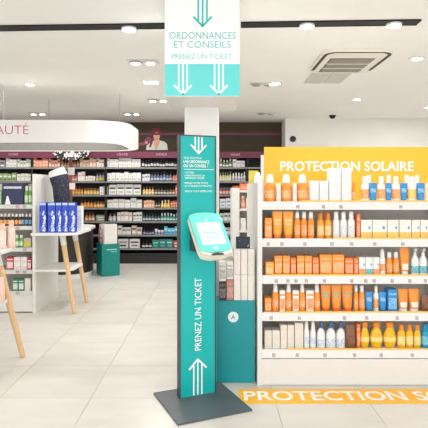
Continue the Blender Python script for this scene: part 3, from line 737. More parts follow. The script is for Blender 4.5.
# ================================================================== WHITE UNIT BEHIND (between stand and back wall)
gd = 5.62
wu = thing('narrow_white_unit', 'narrow white shelf unit standing behind the sunscreen unit', 'shelving unit', (0.75, 5.9, 0))
MB().box(PX(232, gd), PX(239.6, gd), gd, 6.15, 0, 1.40, c=0.004).build('side_panel', WHITE, wu)
MB().box(1.2, 1.28, gd, 6.15, 0, 1.40, c=0.004).build('side_panel', WHITE, wu)
ux0 = PX(239.6, gd)+0.001
MB().box(ux0, 1.199, 5.95, 6.14, 0, 1.36).build('back_panel', mat('shelf_back', (226, 220, 212), 0.6), wu)
uz = [1.375, 1.17, 0.93, 0.69, 0.45, 0.2]
for zz in uz: MB().box(ux0, 1.199, gd, 6.119, zz-0.025, zz).build('shelf', WHITE, wu)
pal('poppy', (238, 98, 46), (238, 98, 46), (244, 140, 90), (252, 220, 200))
pal('lime', (208, 196, 70), (220, 210, 90), (186, 180, 50), (240, 236, 190))
items = [(0, 'carton', 'poppy', 0.335, 0.09, 0.075, 'poppy orange carton on the top of the narrow white unit'), (0, 'pouch', 'lime', 0.445, 0.11, 0.22, 'yellow green pouch on the top of the narrow white unit'),
         (1, 'bottle', 'salmon', 0.325, 0.055, 0.14, 'salmon bottle on the upper shelf of the narrow white unit'), (1, 'carton', 'cream', 0.39, 0.06, 0.12, 'cream carton on the upper shelf of the narrow white unit'),
         (2, 'carton', 'white', 0.325, 0.06, 0.13, 'white carton on the middle shelf of the narrow white unit'), (2, 'bottle', 'amber', 0.395, 0.06, 0.15, 'amber bottle on the middle shelf of the narrow white unit'),
         (3, 'bottle', 'brown', 0.325, 0.06, 0.15, 'brown bottle on a low shelf of the narrow white unit'), (3, 'carton', 'salmon', 0.395, 0.06, 0.13, 'salmon carton on a low shelf of the narrow white unit')]
for r_, kind, pn, xx, w_, h_, lab in items:
    product(kind, xx, gd+0.03, uz[r_], w_, h_, pn, lab, kind if kind != 'oval' else 'bottle', None, kind+'_pack' if kind != 'bottle' else 'bottle', 0.06)

# ================================================================== LEFT GONDOLA
LG = 5.66
lg = thing('white_gondola', 'low white shelving unit with a bare end panel beside the blue cartons', 'shelving unit', (-2.7, 6.08, 0))
MB().box(-2.038, -2.0, LG, 6.49, 0, 1.557, c=0.005).build('end_panel', WHITE, lg)
MB().box(-3.44, -3.402, LG, 6.49, 0, 1.557, c=0.005).build('end_panel', WHITE, lg)
lx0, lx1 = -3.401, -2.039
MB().box(lx0, lx1, 6.06, 6.08, 0.0, 1.45).build('back_panel', mat('left_back', (196, 188, 180), 0.6), lg)
MB().box(lx0, lx1, LG+0.01, LG+0.03, 0.012, 0.2).build('kick_panel', WHITE, lg)
LZ = [PZ(y_, LG) for y_ in (205, 226.3, 248, 270.3, 291.5)]
for q, zt in enumerate(LZ):
    sh = MB().box(lx0, lx1, LG+0.008, 6.059, zt-0.022, zt).build('shelf', WHITE, lg)
    MB().box(lx0, lx1, LG-0.004, LG+0.0075, zt-0.04, zt+0.004).build('shelf_edge', mat('shelf_edge_grey', (214, 214, 210), 0.4), sh)
    for xx in (-2.12, -2.2, -2.31, -2.4):
        if (q + int(abs(xx)*100)) % 3: MB().box(xx-0.02, xx+0.02, LG-0.006, LG-0.0045, zt-0.034, zt-0.002).build('price_tag', TAGP, sh)
LD = 5.70
LR = ['top', 'second', 'third', 'fourth', 'lowest']
GL = [
 (0, 'carton', 'navy', 183, [(2, 23.3)], 'navy_carton', 'carton', 'large navy carton with a white figure', 0.16),
 (0, 'bottle', 'green', 186, [(24, 28), (28.4, 31.4)], 'green_bottle', 'bottle', 'green bottle with white cap', None),
 (0, 'carton', 'green', 190, [(-8, 1.6)], 'green_carton', 'carton', 'green carton beside the navy carton', None),
 (1, 'bottle', 'black_orange', 213.8, [(-4.6+i*3.75, -1.1+i*3.75) for i in range(7)], 'small_bottle', 'bottle', 'small dark bottle with orange label', None),
 (1, 'bottle', 'black_blue', 213.8, [(21.0, 24.0), (24.6, 27.6), (28.2, 31.2)], 'small_bottle', 'bottle', 'small dark bottle with blue label', None),
 (2, 'carton', 'darkgreen', 233, [(0.4, 6)], 'green_carton', 'carton', 'dark green carton behind the pink bottles', None),
 (2, 'oval', 'green', 235, [(14.6, 18.4), (18.8, 23)], 'green_bottle', 'bottle', 'bright green bottle', None),
 (2, 'carton', 'grey_yellow', 238, [(23.6, 31.2)], 'small_pack', 'carton', 'grey carton with a yellow panel', None),
 (3, 'carton', 'red', 257, [(6.5, 13.4)], 'red_carton', 'carton', 'red carton beside a pile of white ones', None),
 (3, 'carton', 'white_red', 263.5, [(13.8, 20), (20.4, 26.8)], 'white_carton', 'carton', 'flat white carton under another', None),
 (3, 'carton', 'red', 258.5, [(27.4, 31.3)], 'red_carton', 'carton', 'red carton next to the end panel', None),
 (4, 'carton', 'darkgreen', 279, [(12.6, 18), (18.4, 24)], 'green_carton', 'carton', 'green and white carton', None),
 (4, 'carton', 'cream', 278.5, [(24.6, 30.6)], 'cream_carton', 'carton', 'cream carton beside green ones', None),
]
for r_, kind, pn, yt, xs, name, cat, ph, dp in GL:
    for i_, (a_, b_) in enumerate(xs):
        lab = '%s on the %s shelf of the low unit' % (ph, LR[r_]) if len(xs) == 1 else '%s, %s, %s shelf of low unit' % (ph, nth(len(xs)-1-i_, len(xs), 'the end panel'), LR[r_])
        xa, xb = PX(a_, LD), PX(b_, LD)-0.001; zb = LZ[r_]
        t = product(kind, (xa+xb)/2, LD, zb, xb-xa, PZ(yt, LD)-zb, pn, lab, cat, ph + ' on the %s shelf' % LR[r_] if len(xs) > 1 else None, name, dp or (xb-xa if xb-xa < 0.1 else 0.1))
        if pn == 'navy':
            for ch in list(t.children):
                if ch.name.startswith('printed_panel'): bpy.data.objects.remove(ch)
            pl = Plane(((xa+xb)/2, LD-0.0016, zb), (1, 0, 0), (0, 0, 1))
            MB().prism([(-0.085, 0.005), (-0.02, 0.005), (-0.035, 0.05), (-0.05, 0.10), (-0.065, 0.10), (-0.075, 0.05)], 0, 0.001, mp=pl).build('printed_figure', PAL['white'][0], t)
for i_, (a_, b_) in enumerate(((13.8, 20), (20.4, 26.8))):
    lab = 'flat white carton with red print on top of another, %s' % nth(1-i_, 2, 'the end panel')
    xa, xb = PX(a_, LD), PX(b_, LD)-0.001; hb = PZ(263.5, LD)-LZ[3]
    product('carton', (xa+xb)/2, LD, LZ[3]+hb+0.0015, xb-xa, 0.07, 'white_red', lab, 'carton', 'flat white cartons lying on top', 'white_carton', xb-xa)

# ================================================================== PENINSULA TABLES
TZ = 0.905
def half_round(x0, x1, y0, y1, r, n=8):
    pts = [(x0, y0)]
    for cx, cy, a0 in ((x1-r, y0+r, -90), (x1-r, y1-r, 0)):
        for i in range(n+1):
            a = math.radians(a0+90*i/n); pts.append((cx+r*math.cos(a), cy+r*math.sin(a)))
    return pts + [(x0, y1)]
def peninsula(label, x0, xt, ya, yb, legs, shelf_x1):
    t = thing('display_table', label, 'table', ((x0+xt)/2, (ya+yb)/2, 0), 'white peninsula tables with wooden legs')
    MB().prism(half_round(x0, xt, ya, yb, 0.16), TZ-0.025, TZ, top=0.003).build('table_top', WHITE, t)
    MB().prism(half_round(x0, shelf_x1, ya+0.1, yb-0.1, 0.14), 0.47, 0.49, top=0.003).build('lower_shelf', WHITE, t)
    for (bx, by, tx, ty) in legs:
        def at(z): f_ = (TZ-0.025-z)/(TZ-0.025); return Vector((tx+(bx-tx)*f_, ty+(by-ty)*f_, z))
        lg_ = MB().tube(at(0.003), at(0.76), 0.0215, 0.029, 14).build('leg', WOOD, t, smooth=True)
        MB().tube(at(0.7605), at(TZ-0.026), 0.031, 0.034, 14).build('leg_socket', WHITE, lg_, smooth=True)
peninsula('white round-ended table with two wooden legs carrying blue cartons', -1.998, -1.50, 5.5, 6.3, [(-1.555, 5.62, -1.70, 5.66), (-1.555, 6.18, -1.70, 6.14)], -1.58)
peninsula('white round-ended table with two wooden legs carrying pink bottles', -2.6, -1.66, 3.48, 4.32, [(-1.58, 4.18, -1.79, 4.14), (-1.58, 3.62, -1.79, 3.66)], -1.68)
# blue cartons
bl = [(39.2, 46.2), (47.6, 55.2), (55.6, 61.6), (62.0, 67.8), (68.2, 75.4)]
BD = 5.60
for i_, (a_, b_) in enumerate(bl):
    lab = 'tall royal blue carton with white figure, %s from the rounded table end' % ORD[4-i_]
    xa, xb = PX(a_, BD), PX(b_, BD); hh = PZ(202.5, BD)-TZ
    t = product('carton', (xa+xb)/2, BD, TZ, xb-xa-0.002, hh, 'royal', lab, 'carton', 'royal blue cartons on the table', 'blue_carton', 0.075)
    for ch in list(t.children):
        if ch.name.startswith(('printed_panel', 'title_band')): bpy.data.objects.remove(ch)
    w_ = xb-xa; pl = Plane(((xa+xb)/2, BD-0.0002, TZ), (1, 0, 0), (0, 0, 1))
    MB().prism([(-w_*0.44, hh*0.91), (w_*0.44, hh*0.91), (w_*0.44, hh*0.985), (-w_*0.44, hh*0.985)], 0, 0.001, mp=pl).build('pale_flap', mat('pale_blue', (190, 208, 240), 0.5), t)
    MB().prism([(-w_*0.06, hh*0.04), (w_*0.46, hh*0.04), (w_*0.34, hh*0.26), (w_*0.47, hh*0.46), (w_*0.3, hh*0.7), (w_*0.06, hh*0.74), (-w_*0.06, hh*0.6), (w_*0.08, hh*0.42), (-w_*0.04, hh*0.24)], 0, 0.001, mp=pl).build('printed_figure', print_mat('figure_print', (225, 232, 246), (50, 90, 200), 0.46, 70, 45), t)
    MB().prism([(-w_*0.4, hh*0.6), (-w_*0.05, hh*0.56), (-w_*0.05, hh*0.66), (-w_*0.4, hh*0.7)], 0, 0.001, mp=pl).build('logo_print', print_mat('logo_print', (120, 150, 226), (24, 66, 190), 0.5, 80, 120), t)
    MB().prism([(-w_*0.4, hh*0.06), (w_*0.0, hh*0.06), (-w_*0.05, hh*0.2), (-w_*0.4, hh*0.2)], 0, 0.001, mp=pl).build('fine_print', print_mat('fine_print', (110, 140, 220), (24, 66, 190), 0.5, 120, 160), t)
xa, xb = PX(76.4, 5.78), PX(81.8, 5.78)
product('carton', (xa+xb)/2, 5.78, TZ, xb-xa, PZ(206, 5.78)-TZ, 'white_blue', 'pale blue and white carton at the rounded end of the table', 'carton', None, 'pale_carton', 0.08)
# navy display torso behind the cartons
t = thing('display_torso', 'navy clad display torso with a tilted white top behind blue cartons', 'display form', (PX(60, 5.95), 5.95, TZ))
rings = []
nav = print_mat('navy_knit', (20, 24, 42), (58, 66, 96), 0.42, 70, 50)
for zf, cxp, hwp, tilt in ((231, 61, 7.4, 0), (215, 62, 7.8, 0), (200, 62, 8.2, 0), (188, 61, 8.4, 0), (180, 59.6, 9.3, 1.5), (175.5, 58.2, 8.8, 2.5)):
    zc = PZ(zf, 5.95); xc = PX(cxp, 5.95); hw_ = hwp*5.95/F
    rings.append([(xc+hw_*math.cos(2*math.pi*i/16), 5.95+0.075*math.sin(2*math.pi*i/16), max(zc + tilt*5.95/F*math.cos(2*math.pi*i/16), TZ+0.001)) for i in range(16)])
b_ = MB().loft(rings).build('body', nav, t, smooth=True)
def trg(zf, cxp, hwp, tilt):
    zc = PZ(zf, 5.95); xc = PX(cxp, 5.95); hw_ = hwp*5.95/F
    return [(xc+hw_*math.cos(2*math.pi*i/16), 5.95+0.078*math.sin(2*math.pi*i/16), zc + tilt*5.95/F*math.cos(2*math.pi*i/16)) for i in range(16)]
MB().loft([trg(176, 58.2, 9.2, 2.5), trg(173, 57.2, 8.8, 3), trg(169.8, 56.4, 7.2, 3)]).build('waistband', mat('soft_white', (238, 236, 230), 0.8), t, smooth=True)
# pink bottles on the front table
for i_, (a_, b_, yt, dd) in enumerate( ((6.2, 13.6, 221, 4.16), (-2.5, 4.6, 224, 4.10))):
    lab = 'pale pink bottle with peach cap on a table, %s' % nth(i_, 2, 'its rounded end')
    xa, xb = PX(a_, dd), PX(b_, dd)
    product('bottle', (xa+xb)/2, dd, TZ, xb-xa, PZ(yt, dd)-TZ, 'pink', lab, 'bottle', 'pink bottles on the table', 'pink_bottle')
product('pouch', PX(-2.5, 4.02), 3.98, 0.49, 0.10, 0.2, 'pink', 'pink pouch on the lower shelf of the foreground table', 'pouch', None, 'pink_pouch', 0.08)

# ================================================================== DARK COUNTER, BIN
def counter_plan(x0, x1, y0, y1, r, g=0.0): return half_round(x0-g, x1+g, y0-g, y1+g, r+g, 10)
ct = thing('dark_counter', 'dark rounded service counter with a white top beneath the canopy', 'counter', (-2.55, 8.1, 0))
CM = mat('counter_dark', (44, 38, 36), 0.4, var=0.06, scale=20)
MB().prism(counter_plan(-3.3, -1.97, 7.72, 8.6, 0.40), 0.07, 0.745).build('body', CM, ct)
MB().prism(counter_plan(-3.3, -1.97, 7.70, 8.6, 0.40, 0.012), 0.001, 0.069).build('plinth', WHITE, ct)
MB().prism(counter_plan(-3.3, -1.95, 7.69, 8.62, 0.42, 0.015), 0.746, 0.785, top=0.004).build('counter_top', WHITE, ct)
# wooden display post with cards on the counter
t = thing('card_post', 'slim brown display post with two cards standing on the counter', 'display post', (PX(70.6, 8.0), 8.0, 0.786))
xx = PX(70.6, 8.0)
MB().box(xx-0.05, xx+0.05, 7.96, 8.04, 0.7865, 0.8).build('foot', DARK, t)
MB().box(xx-0.022, xx+0.022, 7.985, 8.015, 0.8, PZ(157, 8.0)).build('post', mat('brown_post', (122, 84, 66), 0.6), t)
MB().box(PX(67.8, 7.98), PX(74.6, 7.98), 7.978, 7.984, PZ(175, 7.98), PZ(167.5, 7.98)).build('card', WHITE, t)
MB().box(PX(68.2, 7.98), PX(75, 7.98), 7.978, 7.984, PZ(189.5, 7.98), PZ(183, 7.98)).build('card', mat('pink_card', (240, 222, 222), 0.6), t)
# teal bin, turned a little towards the aisle
bR = Vector((0.88, 0.475, 0)).normalized(); bB = Vector((-0.475, 0.88, 0)).normalized(); bA = Vector((-1.767, 7.96, 0))
def bxf(a_, b_, z_): return bA + bR*a_ + bB*b_ + Vector((0, 0, z_))
BWD, BDP = 0.29, 0.315
bz = PZ(244.3, 7.98)
t = thing('teal_floor_bin', 'teal square display bin with pale lettering beside the dark counter', 'display bin', bxf(BWD/2, BDP/2, 0))
TEALB = mat('teal_bin', (0, 128, 122), 0.5, var=0.05, scale=6)
m = MB(); m.box(0, BWD, 0, 0.012, 0.002, bz); m.box(0, BWD, BDP-0.012, BDP, 0.002, bz)
m.box(0, 0.012, 0.012, BDP-0.012, 0.002, bz); m.box(BWD-0.012, BWD, 0.012, BDP-0.012, 0.002, bz); m.box(0.012, BWD-0.012, 0.012, BDP-0.012, bz-0.03, bz-0.02)
m.build('body', TEALB, t, xf=bxf)
pl = Plane(bA, bR, (0, 0, 1))
m = MB(); bar(m, (0.07, bz-0.09), (0.24, bz-0.09), 0.016, pl, 0, 0.001); bar(m, (0.15, bz-0.125), (0.24, bz-0.125), 0.009, pl, 0, 0.001)
m.build('print_bar', print_mat('bin_print', (170, 214, 210), (0, 128, 122), 0.45, 60, 10), t)
zb = bz - 0.0195
t = thing('white_display_box', 'white printed carton standing in the teal floor bin', 'carton', bxf(0.16, 0.06, zb))
MB().box(0.045, 0.255, 0.02, 0.13, zb+0.001, zb+0.33, c=0.003).build('body', WHITE, t, xf=bxf)
for zz, mt in ((0.24, 'white_red'), (0.12, 'darkgreen')):
    MB().box(0.075, 0.215, 0.0185, 0.0198, zb+zz, zb+zz+0.022).build('print_band', PAL[mt][2], t, xf=bxf)
t = thing('floral_pouch', 'pink and dark floral pouch standing in the teal floor bin', 'pouch', bxf(0.07, 0.22, zb))
rg = []
for f_, sx, sy in ((0, 0.9, 0.8), (0.12, 1, 1), (0.6, 1.0, 0.8), (0.95, 0.9, 0.25), (1, 0.9, 0.15)):
    rg.append([(0.075+0.06*sx*c_[0], 0.215+0.07*sy*c_[1], zb+0.001+0.33*f_) for c_ in ((-1, -.6), (-.6, -1), (.6, -1), (1, -.6), (1, .6), (.6, 1), (-.6, 1), (-1, .6))])
MB().loft(rg).build('body', print_mat('floral', (216, 190, 190), (140, 50, 76), 0.5, 40, 40), t, xf=bxf, smooth=True)

# ================================================================== CANOPY
ZB, ZT = 1.947, 2.21
ca = thing('ring_canopy', 'white rounded ring canopy with red lettering hung on thin cables', 'canopy', (-2.7, 6.75, ZB))
def ring_path(g, n=10): return rrect(-4.35+g, -1.06-g, 6.0+g, 7.55-g, max(0.52-g, 0.05), n)
def ring(g0, g1, z0, z1, name, mt, parent=ca):
    o_, i_ = ring_path(g0), ring_path(g1); n = len(o_); vs = []; fs_ = []
    for p in o_: vs.append((*p, z0))
    for p in o_: vs.append((*p, z1))
    for p in i_: vs.append((*p, z0))
    for p in i_: vs.append((*p, z1))
    for i in range(n):
        j = (i+1) % n
        fs_ += [(i, j, n+j, n+i), (2*n+j, 2*n+i, 3*n+i, 3*n+j), (j, i, 2*n+i, 2*n+j), (n+i, n+j, 3*n+j, 3*n+i)]
    return MB().add(vs, fs_).build(name, mt, parent, smooth=True)
rb = ring(0, 0.02, ZB, ZT, 'outer_band', WHITE)
ring(0.021, 0.12, ZT-0.03, ZT-0.005, 'top_flange', WHITE)
ring(0.121, 0.14, ZB+0.002, ZT, 'inner_band', mat('canopy_inner_shaded', (168, 166, 162), 0.6))  # white inner face greyed: its dim light is put into the colour
ring(0.0205, 0.1205, ZB+0.004, ZB+0.012, 'light_strip', mat('canopy_light', (255, 250, 242), 0.3, emit=0.55, var=0.0))
pl = Plane((0, 6.0, 0), (1, 0, 0), (0, 0, 1))
w_ = PX(28.4, 6.0)-PX(-2.6, 6.0)
text('lettering', 'BEAUT\u00c9', INKR, pl, PX(28.4, 6.0)-w_*6.25/4.15, PX(28.4, 6.0), PZ(134.2, 6.0), PZ(123.0, 6.0), rb, bold=-0.012)
for px_, yy in ((3.6, 6.3), (119.5, 6.9), (49, 7.3)):
    MB().tube((PX(px_, yy), yy, ZT-0.03), (PX(px_, yy), yy, CEIL-0.0005), 0.003, n=6).build('cable', STRIP, ca)
    
# ================================================================== BACK WALL SHELVING
BF = 9.35
RY = [169, 183, 196.5, 209.5, 223, 236.5, 250]
BZ = [PZ(y_-1.6, BF) for y_ in RY]
ed = [-4.78, -3.38, -2.01, -0.64, 0.70, 1.28]
blabels = ['wall shelving bay at the far left wall under the canopy lettering', 'wall shelving bay behind the navy display torso with amber bottles', 'wall shelving bay filled with white cartons behind the teal bin',
           'wall shelving bay under the painted woman, half behind the ticket kiosk', 'short wall shelving bay beside the white bulkhead wall']
titles = [('CORPS', 9, 18), ('SOIN', 62, 70), ('VISAGE', 117, 128), ('CHEVEUX', 156, 167), ('B\u00c9B\u00c9', 231, 240)]
ed2 = [ed[0], ed[1], ed[2], ed[3], 0.62, 1.28]
for q in range(5):
    x0, x1 = ed2[q], ed2[q+1]
    t = thing('wall_shelving', blabels[q], 'shelving unit', ((x0+x1)/2, 9.58, 0), 'black wall shelving bays')
    MB().box(x0+0.002, x1-0.002, 9.76, 9.80, 0, 2.08).build('back_panel', DARK, t)
    MB().box(x0+0.002, x1-0.002, BF, 9.759, 0, 0.19).build('plinth', DARK, t)
    for xx in (x0+0.002, x1-0.022): MB().box(xx, xx+0.02, BF+0.02, 9.759, 0.19, 1.955).build('upright', BLACK, t)
    hb = MB().box(x0+0.002, x1-0.002, BF-0.01, 9.759, 1.957, PZ(151.6, BF)).build('header_board', PLUM, t)
    s_, xa, xb = titles[q]
    pl = Plane((0, BF-0.01, 0), (1, 0, 0), (0, 0, 1))
    text('lettering', s_, mat('pale_plum_ink', (214, 178, 196), 0.5), pl, PX(xa, BF), PX(xb, BF), PZ(155.4, BF), PZ(153.4, BF), hb)
    for zz in BZ:
        sh = MB().box(x0+0.023, x1-0.023, BF+0.006, 9.758, zz-0.025, zz).build('shelf', BLACK, t)
        MB().box(x0+0.004, x1-0.004, BF-0.006, BF+0.0055, zz-0.028, zz+0.004).build('price_strip', STRIP, sh)
IT = {}
def item_mesh(kind, w, h, cols):
    """small far-off pack in one mesh: body, cap, label"""
    mats = []
    for c_ in cols: mats.append(mat('pack_%d_%d_%d' % c_, c_, 0.45, var=0.06, scale=30))
    key = (kind, w, h, cols)
    def mk():
        m = MB()
        if kind == 'box':
            m.box(-w/2, w/2, 0, 0.08, 0, h, 0, c=0.002)
            m.box(-w*0.38, w*0.38, -0.002, 0, h*0.55, h*0.72, 1); m.box(-w*0.3, w*0.3, -0.002, 0, h*0.18, h*0.36, 2)
        elif kind == 'bottle':
            r = w/2
            m.lathe([(r*0.92, 0), (r, h*0.03), (r, h*0.55), (r*0.5, h*0.68), (r*0.42, h*0.7)], 10, 1, 1, (0, r, 0), 0)
            m.lathe([(r*0.5, h*0.7), (r*0.5, h*0.98), (r*0.4, h)], 10, 1, 1, (0, r, 0), 1)
            m.lathe([(r*1.02, h*0.14), (r*1.02, h*0.36)], 10, 1, 1, (0, r, 0), 2)
        elif kind == 'jar':
            r = w/2
            m.lathe([(r*0.95, 0), (r, h*0.05), (r, h*0.62), (r*0.9, h*0.66)], 12, 1, 1, (0, r, 0), 0)
            m.lathe([(r*1.02, h*0.66), (r*1.02, h*0.96), (r*0.95, h)], 12, 1, 1, (0, r, 0), 1)
            m.lathe([(r*1.015, h*0.15), (r*1.015, h*0.5)], 12, 1, 1, (0, r, 0), 2)
        return m.mesh('pack', mats, kind != 'box')
    return cached(key, mk)
Wt = (236, 236, 232); Gy = (190, 190, 188); Bk = (34, 32, 34); Am = (202, 128, 44); Pk = (226, 190, 176)
